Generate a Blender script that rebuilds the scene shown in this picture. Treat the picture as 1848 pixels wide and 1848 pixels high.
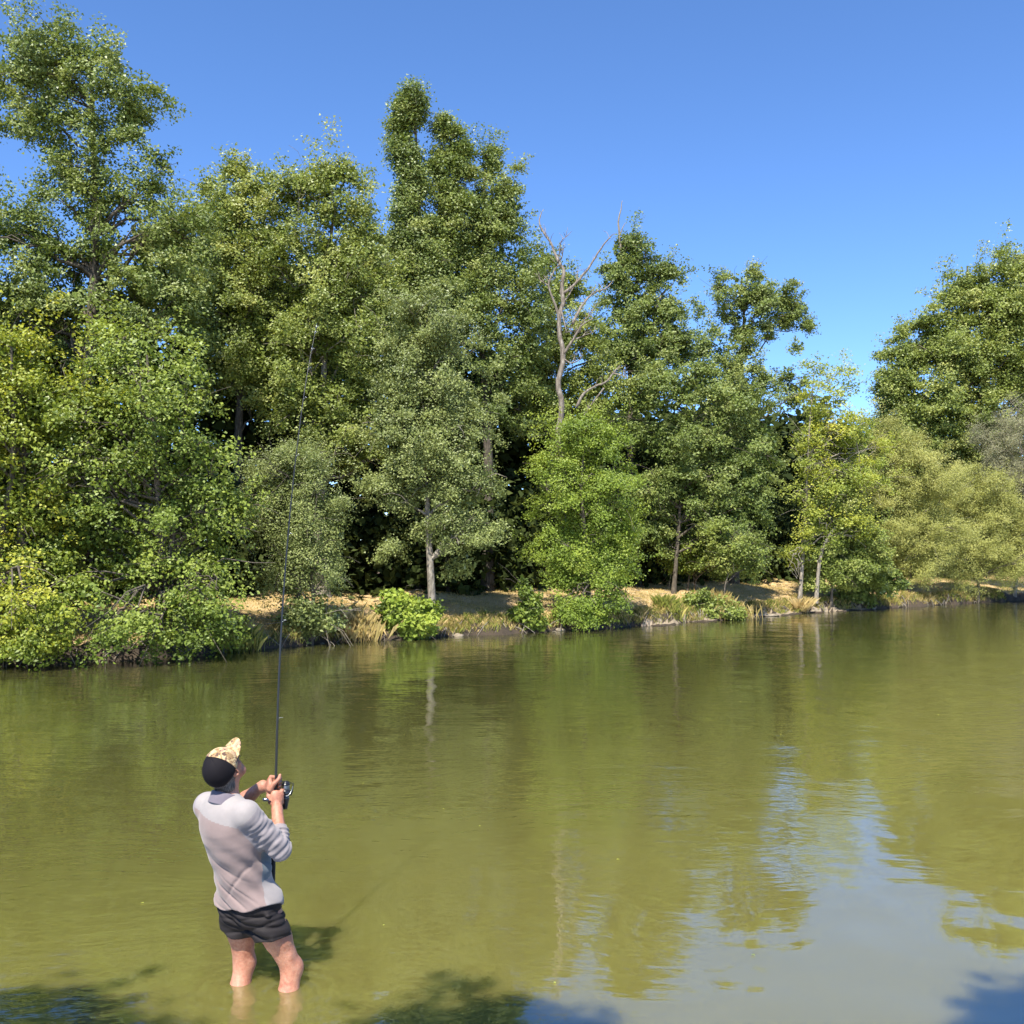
import bpy, math, numpy as np
from mathutils import Vector, Matrix
R = math.radians
scene = bpy.context.scene
for o in list(bpy.data.objects): bpy.data.objects.remove(o)

# ------------------------------------------------------------------ camera
H, F, HOR = 2.48, 1813.0, 1000.0          # eye height, focal length and horizon row in photo pixels
cam_d = bpy.data.cameras.new('camera'); cam = bpy.data.objects.new('camera', cam_d)
scene.collection.objects.link(cam); scene.camera = cam
cam.location = (0, 0, H); cam.rotation_euler = (R(90), 0, 0)
cam_d.sensor_width = 36; cam_d.lens = 36*F/1848; cam_d.shift_y = (HOR-924)/1848
cam_d.clip_start = .1; cam_d.clip_end = 3000

# ------------------------------------------------------------------ sky and sun
SUN_EL, SUN_AZ = 56, 14                    # azimuth: degrees to the left of straight behind the camera
S = Vector((-math.sin(R(SUN_AZ))*math.cos(R(SUN_EL)), -math.cos(R(SUN_AZ))*math.cos(R(SUN_EL)), math.sin(R(SUN_EL))))
w = bpy.data.worlds.new('World'); scene.world = w; w.use_nodes = True
nt = w.node_tree; bg = nt.nodes['Background']
sky = nt.nodes.new('ShaderNodeTexSky'); sky.sky_type = 'NISHITA'; sky.sun_disc = False
sky.sun_elevation = R(SUN_EL); sky.sun_rotation = math.atan2(S.x, S.y)
sky.altitude = 4000; sky.air_density = 1.0; sky.dust_density = 0.4; sky.ozone_density = 3.8
hsn = nt.nodes.new('ShaderNodeHueSaturation'); hsn.inputs['Saturation'].default_value = 1.12; hsn.inputs['Hue'].default_value = .503
nt.links.new(sky.outputs[0], hsn.inputs['Color']); nt.links.new(hsn.outputs[0], bg.inputs[0]); bg.inputs[1].default_value = 0.15
sd = bpy.data.lights.new('sun', 'SUN'); sd.energy = 4.9; sd.angle = R(.55); sd.color = (1, .945, .83)
sun = bpy.data.objects.new('sun', sd); scene.collection.objects.link(sun)
sun.rotation_euler = S.to_track_quat('Z', 'Y').to_euler(); sun.location = (0, -5, 30)
scene.view_settings.view_transform = 'Standard'; scene.view_settings.look = 'None'
scene.view_settings.exposure = 1.06; scene.view_settings.gamma = 1
scene.view_settings.use_curve_mapping = False
scene.render.engine = 'CYCLES'
scene.cycles.max_bounces = 8; scene.cycles.transparent_max_bounces = 8

# ------------------------------------------------------------------ helpers
C = scene.collection
def at(px, py, Y): return np.array([(px-924)/F*Y, Y, H-(py-HOR)/F*Y])
def tag(o, label=None, cat=None, group=None, kind=None):
    if label: o['label'] = label
    if cat: o['category'] = cat
    if group: o['group'] = group
    if kind: o['kind'] = kind
    return o
def empty(name, loc, label, cat, group=None):
    o = bpy.data.objects.new(name, None); C.objects.link(o); o.location = Vector(loc)
    return tag(o, label, cat, group)
def mesh_obj(name, V, Fc, mats, parent=None, smooth=False, matidx=None, face_attr=None, quads=True):
    """V (n,3) array in WORLD space, Fc (m,k) int array"""
    V = np.asarray(V, np.float32); Fc = np.asarray(Fc, np.int32)
    me = bpy.data.meshes.new(name)
    off = np.zeros(3, np.float32)
    if parent is not None:
        p = parent
        while p is not None: off += np.array(p.location, np.float32); p = p.parent
    me.vertices.add(len(V)); me.vertices.foreach_set('co', (V-off).ravel())
    k = Fc.shape[1]
    me.loops.add(Fc.size); me.loops.foreach_set('vertex_index', Fc.ravel())
    me.polygons.add(len(Fc)); me.polygons.foreach_set('loop_start', np.arange(0, Fc.size, k, dtype=np.int32))
    me.polygons.foreach_set('loop_total', np.full(len(Fc), k, np.int32))
    if smooth: me.polygons.foreach_set('use_smooth', np.ones(len(Fc), bool))
    if not isinstance(mats, (list, tuple)): mats = [mats]
    for m in mats: me.materials.append(m)
    if matidx is not None: me.polygons.foreach_set('material_index', np.asarray(matidx, np.int32))
    me.update(calc_edges=True)
    if face_attr is not None:
        for n_, a_ in face_attr.items():
            at_ = me.attributes.new(n_, 'FLOAT', 'FACE'); at_.data.foreach_set('value', np.asarray(a_, np.float32))
    o = bpy.data.objects.new(name, me); C.objects.link(o)
    if parent is not None: o.parent = parent
    return o
def join(parts):
    Vs, Fs, n = [], [], 0
    for v, f in parts: Vs.append(v); Fs.append(np.asarray(f)+n); n += len(v)
    return np.concatenate(Vs), np.concatenate(Fs)
def tube(pts, radii, sides=6, caps=True):
    pts = np.asarray(pts, float); radii = np.broadcast_to(np.asarray(radii, float), (len(pts),))
    d = np.gradient(pts, axis=0); d /= np.linalg.norm(d, axis=1, keepdims=True)+1e-9
    ref = np.array([0, 0, 1.]) if abs(d[0, 2]) < .9 else np.array([1., 0, 0])
    V = []
    u = np.cross(d[0], ref); u /= np.linalg.norm(u)
    for i in range(len(pts)):
        u = u-d[i]*np.dot(u, d[i]); u /= np.linalg.norm(u)+1e-9; v = np.cross(d[i], u)
        a = np.linspace(0, 2*np.pi, sides, endpoint=False)
        V.append(pts[i]+radii[i]*(np.cos(a)[:, None]*u+np.sin(a)[:, None]*v))
    V = np.concatenate(V); Fs = []
    for i in range(len(pts)-1):
        for j in range(sides):
            a, b = i*sides+j, i*sides+(j+1) % sides
            Fs.append((a, b, b+sides, a+sides))
    if caps:
        n = len(V); V = np.vstack([V, pts[:1], pts[-1:]])
        for j in range(sides):
            k = (j+1) % sides
            Fs.append((n, k, j, j)); e = (len(pts)-1)*sides; Fs.append((n+1, e+j, e+k, e+k))
        # degenerate quads as triangles: replace by splitting ring centre quads
        Fs = [f if len(set(f)) == 4 else f for f in Fs]
    return V, np.array(Fs)
def tri_fix(Fs): return Fs
def finish_tube(name, parts, mat, parent, smooth=True):
    V, Fq = join(parts)
    me_f = [tuple(dict.fromkeys(map(int, f))) for f in Fq]
    off = np.zeros(3); p = parent
    while p is not None: off += np.array(p.location); p = p.parent
    me = bpy.data.meshes.new(name); me.from_pydata((V-off).tolist(), [], me_f); me.materials.append(mat)
    if smooth: me.polygons.foreach_set('use_smooth', np.ones(len(me.polygons), bool))
    o = bpy.data.objects.new(name, me); C.objects.link(o); o.parent = parent
    return o
def smooth_path(pts, n):
    pts = np.asarray(pts, float); t = np.arange(len(pts)); tt = np.linspace(0, len(pts)-1, n)
    out = np.zeros((n, pts.shape[1]))
    for k, x in enumerate(tt):
        i = min(int(x), len(pts)-2); u = x-i
        p1, p2 = pts[i], pts[i+1]; p0 = pts[i-1] if i > 0 else 2*p1-p2; p3 = pts[i+2] if i+2 < len(pts) else 2*p2-p1
        out[k] = .5*((2*p1)+(-p0+p2)*u+(2*p0-5*p1+4*p2-p3)*u*u+(-p0+3*p1-3*p2+p3)*u**3)
    return out

# ------------------------------------------------------------------ materials
def new_mat(name):
    m = bpy.data.materials.new(name); m.use_nodes = True
    return m, m.node_tree, m.node_tree.nodes['Principled BSDF']
def N(nt, t, **kw):
    n = nt.nodes.new(t)
    for k, v in kw.items(): setattr(n, k, v)
    return n
def ramp(nt, fac, stops):
    r = N(nt, 'ShaderNodeValToRGB'); cr = r.color_ramp
    while len(cr.elements) < len(stops): cr.elements.new(.5)
    for e, (p, c) in zip(cr.elements, stops): e.position = p; e.color = (*c, 1)
    nt.links.new(fac, r.inputs[0]); return r.outputs[0]
def noise(nt, scale, detail=4, rough=.55, vec=None, dist=0):
    n = N(nt, 'ShaderNodeTexNoise'); n.inputs['Scale'].default_value = scale; n.inputs['Detail'].default_value = detail
    n.inputs['Roughness'].default_value = rough; n.inputs['Distortion'].default_value = dist
    if vec is not None: nt.links.new(vec, n.inputs['Vector'])
    return n.outputs['Fac']
def pos(nt, sc=(1, 1, 1)):
    g = N(nt, 'ShaderNodeNewGeometry'); m = N(nt, 'ShaderNodeMapping'); m.inputs['Scale'].default_value = sc
    nt.links.new(g.outputs['Position'], m.inputs[0]); return m.outputs[0]
def opos(nt, sc=(1, 1, 1)):
    g = N(nt, 'ShaderNodeTexCoord'); m = N(nt, 'ShaderNodeMapping'); m.inputs['Scale'].default_value = sc
    nt.links.new(g.outputs['Object'], m.inputs[0]); return m.outputs[0]
def math_(nt, op, a, b=None, c=None):
    n = N(nt, 'ShaderNodeMath', operation=op)
    for i, x in enumerate((a, b, c)):
        if x is None: continue
        if isinstance(x, (int, float)): n.inputs[i].default_value = x
        else: nt.links.new(x, n.inputs[i])
    return n.outputs[0]
def maprange(nt, v, a, b, c=0, d=1):
    n = N(nt, 'ShaderNodeMapRange'); nt.links.new(v, n.inputs[0])
    for i, x in enumerate((a, b, c, d)): n.inputs[i+1].default_value = x
    return n.outputs[0]
def bump(nt, h, dist, normal=None, strength=1):
    b = N(nt, 'ShaderNodeBump'); b.inputs['Distance'].default_value = dist; b.inputs['Strength'].default_value = strength
    nt.links.new(h, b.inputs['Height'])
    if normal is not None: nt.links.new(normal, b.inputs['Normal'])
    return b.outputs[0]

def leaf_mat(name, c_dark, c_mid, c_light, trans=.33, gloss=.32):
    m, t, p = new_mat(name); t.nodes.remove(p)
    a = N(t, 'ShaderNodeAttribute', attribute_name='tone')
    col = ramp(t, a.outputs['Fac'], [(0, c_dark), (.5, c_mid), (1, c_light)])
    d = N(t, 'ShaderNodeBsdfDiffuse'); tr = N(t, 'ShaderNodeBsdfTranslucent'); g = N(t, 'ShaderNodeBsdfGlossy')
    g.inputs['Roughness'].default_value = .55; g.inputs['Color'].default_value = (1, 1, 1, 1)
    t.links.new(col, d.inputs[0])
    hs = N(t, 'ShaderNodeHueSaturation'); hs.inputs['Value'].default_value = 1.25; hs.inputs['Hue'].default_value = .49
    hs.inputs['Saturation'].default_value = 1.1; t.links.new(col, hs.inputs['Color']); t.links.new(hs.outputs[0], tr.inputs[0])
    m1 = N(t, 'ShaderNodeMixShader'); m1.inputs[0].default_value = trans
    t.links.new(d.outputs[0], m1.inputs[1]); t.links.new(tr.outputs[0], m1.inputs[2])
    fr = N(t, 'ShaderNodeFresnel'); fr.inputs[0].default_value = 1.4
    m2 = N(t, 'ShaderNodeMixShader'); t.links.new(math_(t, 'MULTIPLY', fr.outputs[0], gloss*.2), m2.inputs[0])
    t.links.new(m1.outputs[0], m2.inputs[1]); t.links.new(g.outputs[0], m2.inputs[2])
    t.links.new(m2.outputs[0], t.nodes['Material Output'].inputs[0]); return m
L_OAK = leaf_mat('oak_leaf', (0.086, 0.125, 0.029), (0.179, 0.234, 0.057), (0.313, 0.349, 0.104))
L_MID = leaf_mat('mixed_leaf', (0.116, 0.153, 0.033), (0.223, 0.276, 0.060), (0.373, 0.393, 0.113))
L_ALD = leaf_mat('alder_leaf', (0.080, 0.121, 0.023), (0.182, 0.244, 0.043), (0.310, 0.367, 0.071), trans=.34)
L_YEL = leaf_mat('yellowing_leaf', (0.115, 0.161, 0.024), (0.239, 0.289, 0.041), (0.424, 0.427, 0.062), trans=.34)
L_BRT = leaf_mat('fresh_leaf', (0.102, 0.154, 0.024), (0.228, 0.309, 0.048), (0.365, 0.432, 0.075), trans=.36)
L_GRY = leaf_mat('grey_green_leaf', (0.128, 0.160, 0.051), (0.225, 0.268, 0.084), (0.360, 0.401, 0.142), gloss=.4)
L_WIL = leaf_mat('willow_leaf', (0.216, 0.230, 0.060), (0.368, 0.379, 0.108), (0.512, 0.502, 0.173))
L_GOLD = leaf_mat('golden_leaf', (0.180, 0.249, 0.045), (0.339, 0.389, 0.075), (0.598, 0.584, 0.089), trans=.45)
L_DRY = leaf_mat('twiggy_leaf', (0.178, 0.174, 0.094), (0.273, 0.266, 0.149), (0.387, 0.382, 0.220))
L_GRASS = leaf_mat('dry_grass', (.20, .17, .045), (.44, .34, .13), (.60, .46, .22), trans=.25, gloss=.15)
L_REED = leaf_mat('green_grass', (0.104, 0.139, 0.026), (0.220, 0.244, 0.052), (0.441, 0.383, 0.116), trans=.3, gloss=.2)
L_SHADE = leaf_mat('shaded_leaf', (.022, .034, .010), (.045, .062, .018), (.08, .10, .028), gloss=.05)  # leaf colour darkened to stand for the shade inside the wood

def bark_mat(name, c1, c2, c3):
    m, t, p = new_mat(name); v = pos(t, (6, 6, 1.6))
    f = noise(t, 3, 6, .65, v)
    t.links.new(ramp(t, f, [(.3, c1), (.5, c2), (.72, c3)]), p.inputs['Base Color'])
    p.inputs['Roughness'].default_value = .9; t.links.new(bump(t, f, .03), p.inputs['Normal']); return m
B_DARK = bark_mat('dark_bark', (.04, .032, .024), (.085, .07, .052), (.17, .145, .11))
B_GREY = bark_mat('grey_bark', (.10, .085, .065), (.22, .19, .15), (.42, .37, .30))
B_DEAD = bark_mat('dead_wood', (.075, .062, .05), (.18, .15, .12), (.40, .36, .31))

# water
def water_mat():
    m, t, p = new_mat('river_water')
    v = pos(t)
    silt = noise(t, .22, 3, .5, v); silt2 = noise(t, 3.2, 3, .6, pos(t, (1, 1, 1)))
    sl = math_(t, 'ADD', math_(t, 'MULTIPLY', silt, .8), math_(t, 'MULTIPLY', silt2, .2))
    # silt: the shallows near this bank are paler than the deep middle and far side
    g_ = N(t, 'ShaderNodeNewGeometry'); dt_ = N(t, 'ShaderNodeVectorMath', operation='DOT_PRODUCT'); t.links.new(g_.outputs['Position'], dt_.inputs[0])
    dt_.inputs[1].default_value = (-.64, .77, 0); sh_ = math_(t, 'ADD', math_(t, 'MULTIPLY', math_(t, 'POWER', maprange(t, dt_.outputs['Value'], 15, 3.5, 0, 1), 1.4), .8), math_(t, 'MULTIPLY', sl, .3))
    t.links.new(ramp(t, sh_, [(.12, (.056, .057, .018)), (.5, (.112, .107, .029)), (1, (.172, .153, .040))]), p.inputs['Base Color'])
    p.inputs['Roughness'].default_value = 1; p.inputs['Specular IOR Level'].default_value = 0; p.subsurface_method = 'BURLEY'
    p.inputs['Subsurface Weight'].default_value = .9; p.inputs['Subsurface Radius'].default_value = (.28, .28, .14); p.inputs['Subsurface Scale'].default_value = 1.0
    # ripples: calm patches and ruffled bands
    warp = N(t, 'ShaderNodeTexNoise'); warp.inputs['Scale'].default_value = .35; warp.inputs['Detail'].default_value = 1
    t.links.new(v, warp.inputs['Vector'])
    va = N(t, 'ShaderNodeVectorMath', operation='MULTIPLY_ADD'); t.links.new(warp.outputs['Color'], va.inputs[0])
    va.inputs[1].default_value = (1.2, 1.2, 0); t.links.new(v, va.inputs[2])
    mp = N(t, 'ShaderNodeMapping'); mp.inputs['Rotation'].default_value = (0, 0, R(-14)); mp.inputs['Scale'].default_value = (.55, 1.5, 1)
    t.links.new(va.outputs[0], mp.inputs[0])
    big = noise(t, .9, 2, .4, va.outputs[0]); mid = noise(t, 2.4, 2, .5, mp.outputs[0]); small = noise(t, 9, 2, .5, mp.outputs[0])
    dc = N(t, 'ShaderNodeVectorMath', operation='DISTANCE'); t.links.new(va.outputs[0], dc.inputs[0]); dc.inputs[1].default_value = (4.3, 5.6, 0)
    calm = math_(t, 'MULTIPLY', maprange(t, noise(t, .16, 2, .5, v), .40, .60, .45, 1.0), maprange(t, dc.outputs['Value'], 2.2, 6.5, .10, 1.0))
    h = math_(t, 'ADD', math_(t, 'MULTIPLY', big, .022), math_(t, 'MULTIPLY', math_(t, 'MULTIPLY', mid, calm), .0105))
    h = math_(t, 'ADD', h, math_(t, 'MULTIPLY', math_(t, 'MULTIPLY', small, calm), .0042))
    for lx, ly in ((-1.571, 5.785), (-1.268, 5.705)):                      # rings spreading from the wader's legs
        d_ = N(t, 'ShaderNodeVectorMath', operation='DISTANCE'); t.links.new(v, d_.inputs[0]); d_.inputs[1].default_value = (lx, ly, 0)
        ds = math_(t, 'ADD', d_.outputs['Value'], math_(t, 'MULTIPLY', mid, .10))
        h = math_(t, 'ADD', h, math_(t, 'MULTIPLY', math_(t, 'SINE', math_(t, 'MULTIPLY', ds, 62)), math_(t, 'MULTIPLY', math_(t, 'POWER', 2.718, math_(t, 'MULTIPLY', ds, -4.2)), .0013)))
    nrm = bump(t, h, 1.0); gl = N(t, 'ShaderNodeBsdfGlossy'); gl.inputs['Roughness'].default_value = .012; t.links.new(nrm, gl.inputs['Normal'])
    fr = N(t, 'ShaderNodeFresnel'); fr.inputs['IOR'].default_value = 1.6; t.links.new(nrm, fr.inputs['Normal'])
    mx = N(t, 'ShaderNodeMixShader'); t.links.new(math_(t, 'MULTIPLY_ADD', fr.outputs[0], .72, .27), mx.inputs[0]); t.links.new(p.outputs[0], mx.inputs[1]); t.links.new(gl.outputs[0], mx.inputs[2])
    t.links.new(mx.outputs[0], t.nodes['Material Output'].inputs[0]); return m
M_WATER = water_mat()

# ground
def ground_mat():
    m, t, p = new_mat('bank_soil'); v = pos(t)
    a = N(t, 'ShaderNodeAttribute', attribute_name='zone')      # 0 bed/earth, 1 dry grass, 2 leaf litter, 3 pale clay
    f = noise(t, 1.1, 5, .6, v); f2 = noise(t, 14, 5, .7, v)
    ff = math_(t, 'ADD', math_(t, 'MULTIPLY', f, .6), math_(t, 'MULTIPLY', f2, .4))
    earth = ramp(t, ff, [(.3, (.022, .016, .010)), (.6, (.065, .046, .030))])
    grass = ramp(t, ff, [(.36, (.24, .21, .055)), (.47, (.42, .30, .13)), (.6, (.56, .39, .21))])
    lit = ramp(t, ff, [(.3, (.05, .035, .02)), (.6, (.15, .10, .055))])
    clay = ramp(t, ff, [(.3, (.17, .13, .085)), (.6, (.34, .27, .19))])
    def mix(fac, c1, c2):
        n = N(t, 'ShaderNodeMix', data_type='RGBA'); t.links.new(fac, n.inputs[0]); t.links.new(c1, n.inputs[6]); t.links.new(c2, n.inputs[7]); return n.outputs[2]
    z = math_(t, 'ADD', a.outputs['Fac'], math_(t, 'MULTIPLY', math_(t, 'SUBTRACT', f2, .5), .5))
    c = mix(maprange(t, z, .4, .6), earth, grass); c = mix(maprange(t, z, 1.35, 1.65), c, lit); c = mix(maprange(t, z, 2.4, 2.6), c, clay)
    t.links.new(c, p.inputs['Base Color']); p.inputs['Roughness'].default_value = .95
    t.links.new(bump(t, ff, .12), p.inputs['Normal']); return m
M_GROUND = ground_mat()

# ------------------------------------------------------------------ terrain and river
EX = np.array([-130, -11.1, -9.2, -7.3, -5.0, -2.05, 1.34, 3.9, 7.9, 12.3, 17.1, 27.5, 160])
EY = np.array([-76, 21.9, 23, 25.3, 28.1, 30.0, 32.0, 34.0, 38, 42.4, 45.9, 54, 164])
COS = .77
DS = np.array([COS, .64])        # along bank (x,y), unit-ish
DS = DS/np.linalg.norm(DS); DT = np.array([-DS[1], DS[0]])
def wob(s): return .16*np.sin(s*1.7)+.12*np.sin(s*3.9+1)+.07*np.sin(s*8.3+2)+.03*np.sin(s*19)
def edge_pt(X): return np.interp(X, EX, EY)
def inland(x, y): return (y-edge_pt(x))*COS
def profile(t, s):
    z = np.interp(t, [-400, -31, -24.6, -23.6, -23, -21, -19, -14, -3, -.6, 0.0, .12, .42, .7, 2.5, 6, 9, 30, 60, 700],
                     [1.8, 1.2, .95, .85, .1, -.25, -.46, -1.2, -.9, -.45, -.06, .14, .38, .46, .80, 1.22, 1.36, 1.7, 2.4, 9])
    return z
def ground_z(x, y):
    s = x*DS[0]+y*DS[1]; t = inland(x, y)+wob(s)
    led = np.clip(1-abs(s-33.5)/8., 0, 1)
    z = profile(t, s)
    m = np.clip((t-.3)/.6, 0, 1)
    z = z+m*(.06*np.sin(x*1.3+y*.7)+.05*np.sin(x*.6-y*1.9+1)+.02*np.sin(x*5+y*4))
    lip = np.clip(1-abs(t-.45)/.5, 0, 1)
    z = z+lip*(.07*np.sin(s*5.1)+.05*np.sin(s*11.7+1))
    # low clay shelf along part of the waterline
    shelf = np.where((t > -.35) & (t < .12), .045+.02*np.sin(s*7), -9)
    z = np.where((led > .05) & (np.sin(s*1.3)+.6*np.sin(s*3.1) > -.4), np.maximum(z, shelf), z)
    return z
xs = np.concatenate([np.linspace(-600, -32, 30), np.linspace(-30, 34, 300), np.linspace(35, 600, 80)])
tv = np.concatenate([np.linspace(-400, -26, 16), np.linspace(-25, -18, 24), np.linspace(-17, -1.2, 16),
                     np.linspace(-1, 1.4, 46), np.linspace(1.5, 8, 34), np.linspace(8.5, 40, 40), np.linspace(45, 700, 24)])
XX, TT = np.meshgrid(xs, tv, indexing='ij'); YY = edge_pt(XX)+TT/COS; ZZ = ground_z(XX, YY)
nv = len(tv); V = np.stack([XX, YY, ZZ], -1).reshape(-1, 3)
i, j = np.meshgrid(np.arange(len(xs)-1), np.arange(nv-1), indexing='ij')
q = (i*nv+j).ravel(); Fg = np.stack([q, q+nv, q+nv+1, q+1], 1)
fc = V[Fg].mean(1); s_ = fc[:, 0]*DS[0]+fc[:, 1]*DS[1]; t_ = inland(fc[:, 0], fc[:, 1])+wob(s_)
zone = np.interp(t_, [-30, -24, -23.7, -23, .3, .75, 5.2, 6.6], [1, 1, .4, 0, 0, 1, 1, 2])
zone = np.where((t_ > -.4) & (t_ < .12) & (fc[:, 2] > .01) & (abs(s_-33.5) < 8), 3, zone)
g = mesh_obj('ground', V, Fg, M_GROUND, smooth=True, face_attr={'zone': zone}); tag(g, kind='structure', label='sloping river bank of dry grass and earth')
wv = np.array([[-900, -400, 0], [900, -400, 0], [900, 900, 0], [-900, 900, 0]], float)
tag(mesh_obj('river_water', wv, [[0, 1, 2, 3]], M_WATER), kind='structure', label='olive green river reflecting trees and sky')

# ------------------------------------------------------------------ foliage engine
def leaves(P, nrm, L, rng, ratio=.6, spread=.75, droop=.25, tone=None, tonev=.22, tri=False):
    n = len(P)
    nn = nrm+spread*rng.normal(size=(n, 3)); nn /= np.linalg.norm(nn, axis=1, keepdims=True)+1e-9
    a = rng.normal(size=(n, 3)); a[:, 2] = a[:, 2]*.6-droop*1.6
    a -= nn*np.sum(a*nn, 1, keepdims=True); a /= np.linalg.norm(a, axis=1, keepdims=True)+1e-9
    b = np.cross(nn, a)
    l = (L*(.7+.6*rng.random(n)))[:, None]; wd = l*ratio*.5
    if tri:
        V = np.empty((n, 3, 3)); V[:, 0] = P; V[:, 1] = P+a*l*.6+b*wd*1.15; V[:, 2] = P+a*l*.85-b*wd*.75
        tn = (tone if tone is not None else np.full(n, .5))+tonev*rng.normal(size=n)
        return V.reshape(-1, 3), np.clip(tn, 0, 1)
    V = np.empty((n, 4, 3)); V[:, 0] = P; V[:, 2] = P+a*l-nn*l*.06
    V[:, 1] = P+a*l*.45+b*wd+nn*wd*.22; V[:, 3] = P+a*l*.45-b*wd+nn*wd*.22
    tn = (tone if tone is not None else np.full(n, .5))+tonev*rng.normal(size=n)
    return V.reshape(-1, 3), np.clip(tn, 0, 1)
def foliage(blobs, rng, leaf=.10, bough=.6, dens=1.0, nspray=13, nleaf=11, ratio=.72, droop=.2, shell=.5,
            flat=.26, shoots=.10, tone_top=.0, back=.28, zmin=None, spread=.75, spray_r=.125, tonev=.09, hollow=-1.2, tri=False, core=.13):
    """blobs: rows (cx,cy,cz,rx,ry,rz) in metres. Returns leaf verts, tone and the bough centres."""
    PV, TN, BC = [], [], []; leaf = leaf*(1.02 if tri else 1.25); dens = dens*(1.38 if tri else 1.12); nspray = int(nspray*1.4); nleaf = int(nleaf*(1.5 if tri else 1))
    for (cx, cy, cz, rx, ry, rz) in blobs:
        area = 4*math.pi*((((rx*ry)**1.6+(rx*rz)**1.6+(ry*rz)**1.6)/3)**(1/1.6))
        nb = max(4, int(dens*area/(bough*bough*2.0)))
        o = rng.normal(size=(nb, 3)); o /= np.linalg.norm(o, axis=1, keepdims=True)
        keep = (o[:, 1] < .25) | (rng.random(nb) < back); o = o[keep]; nb = len(o)
        r = shell+(1-shell)*rng.random(nb)**.6
        r *= 1+.13*rng.normal(size=nb)
        c = np.array([cx, cy, cz])+o*r[:, None]*np.array([rx, ry, rz])
        if zmin is not None: ok = c[:, 2] > zmin; c, o = c[ok], o[ok]; nb = len(c)
        if nb == 0: continue
        gz = np.sin(c@np.array([2.9, 1.1, -1.7])+cx)+np.sin(c@np.array([-1.3, 2.1, 3.4])+2+cz)+.8*np.sin(c@np.array([4.9, -2.7, 4.1]))
        ok = gz > hollow; c, o = c[ok], o[ok]; nb = len(c)
        if nb == 0: continue
        BC.append(c)
        br = bough*(.45+1.0*rng.random(nb)**1.5); btone = .5+.17*rng.normal(size=nb)
        up = np.array([0, 0, 1.]); bn = up*.8+o*.65; bn /= np.linalg.norm(bn, axis=1, keepdims=True)
        # sprays in a tilted disc around each bough, denser to its rim
        ns = nspray
        d = rng.normal(size=(nb, ns, 3)); d /= np.linalg.norm(d, axis=2, keepdims=True)
        d *= rng.random((nb, ns, 1))**.45
        dn = np.sum(d*bn[:, None], 2, keepdims=True); d = d-bn[:, None]*dn*(1-flat)
        sp = c[:, None]+d*br[:, None, None]
        sp[:, :, 2] -= .25*np.sum(d[:, :, :2]**2, 2)*br[:, None]
        # shoots: thin upward or outward twigs of leaves
        nsh = int(nb*shoots*8)
        sp = sp.reshape(-1, 3); bt = np.repeat(btone, ns); sn = np.repeat(bn, ns, 0)
        if nsh:
            k = rng.integers(0, nb, nsh); dirv = o[k]*.6+up*.75+.35*rng.normal(size=(nsh, 3)); dirv /= np.linalg.norm(dirv, axis=1, keepdims=True)
            for q_ in (.7, 1.0, 1.3, 1.6):
                sp = np.vstack([sp, c[k]+dirv*(br[k]*q_)[:, None]]); bt = np.concatenate([bt, btone[k]]); sn = np.vstack([sn, bn[k]])
        m = len(sp); st = bt+.07*rng.normal(size=m)
        nl = nleaf
        lp = rng.normal(size=(m, nl, 3))*spray_r*np.array([1, 1, .55])+sp[:, None]
        P = lp.reshape(-1, 3); nr = np.repeat(sn, nl, 0); tn = np.repeat(st, nl)
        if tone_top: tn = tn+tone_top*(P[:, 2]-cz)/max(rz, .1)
        if zmin is not None: ok = P[:, 2] > zmin-.25; P, nr, tn = P[ok], nr[ok], tn[ok]
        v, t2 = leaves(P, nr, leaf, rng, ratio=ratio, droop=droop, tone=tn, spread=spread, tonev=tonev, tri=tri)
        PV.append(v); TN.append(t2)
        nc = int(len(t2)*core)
        if nc:    # coarser inner leaves, toned darker for shade depth, close the heart of the crown
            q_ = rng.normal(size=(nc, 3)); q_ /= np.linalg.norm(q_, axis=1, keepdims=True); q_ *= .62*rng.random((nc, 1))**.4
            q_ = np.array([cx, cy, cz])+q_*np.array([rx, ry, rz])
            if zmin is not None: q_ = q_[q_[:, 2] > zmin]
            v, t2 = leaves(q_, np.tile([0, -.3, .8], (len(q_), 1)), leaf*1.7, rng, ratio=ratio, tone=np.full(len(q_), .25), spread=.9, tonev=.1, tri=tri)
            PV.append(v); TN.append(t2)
    return np.concatenate(PV), np.concatenate(TN), np.concatenate(BC)
TOTAL = [0]
def leaf_obj(name, V, T, mat, parent):
    n = len(T); k = len(V)//n; TOTAL[0] += (k-2)*n
    return mesh_obj(name, V, np.arange(k*n).reshape(-1, k), mat, parent, face_attr={'tone': T})
def limb(a, b, r0, r1, rng, n=7, sag=.12, sides=5):
    a, b = np.asarray(a, float), np.asarray(b, float); L = np.linalg.norm(b-a)
    t = np.linspace(0, 1, n)[:, None]; p = a+(b-a)*t
    j = rng.normal(size=(n, 3))*L*.045; j[0] = 0; j[-1] = 0
    p += j; p[:, 2] += np.sin(t[:, 0]*np.pi)*L*sag
    return tube(p, np.linspace(r0, r1, n), sides, caps=False), p
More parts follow.
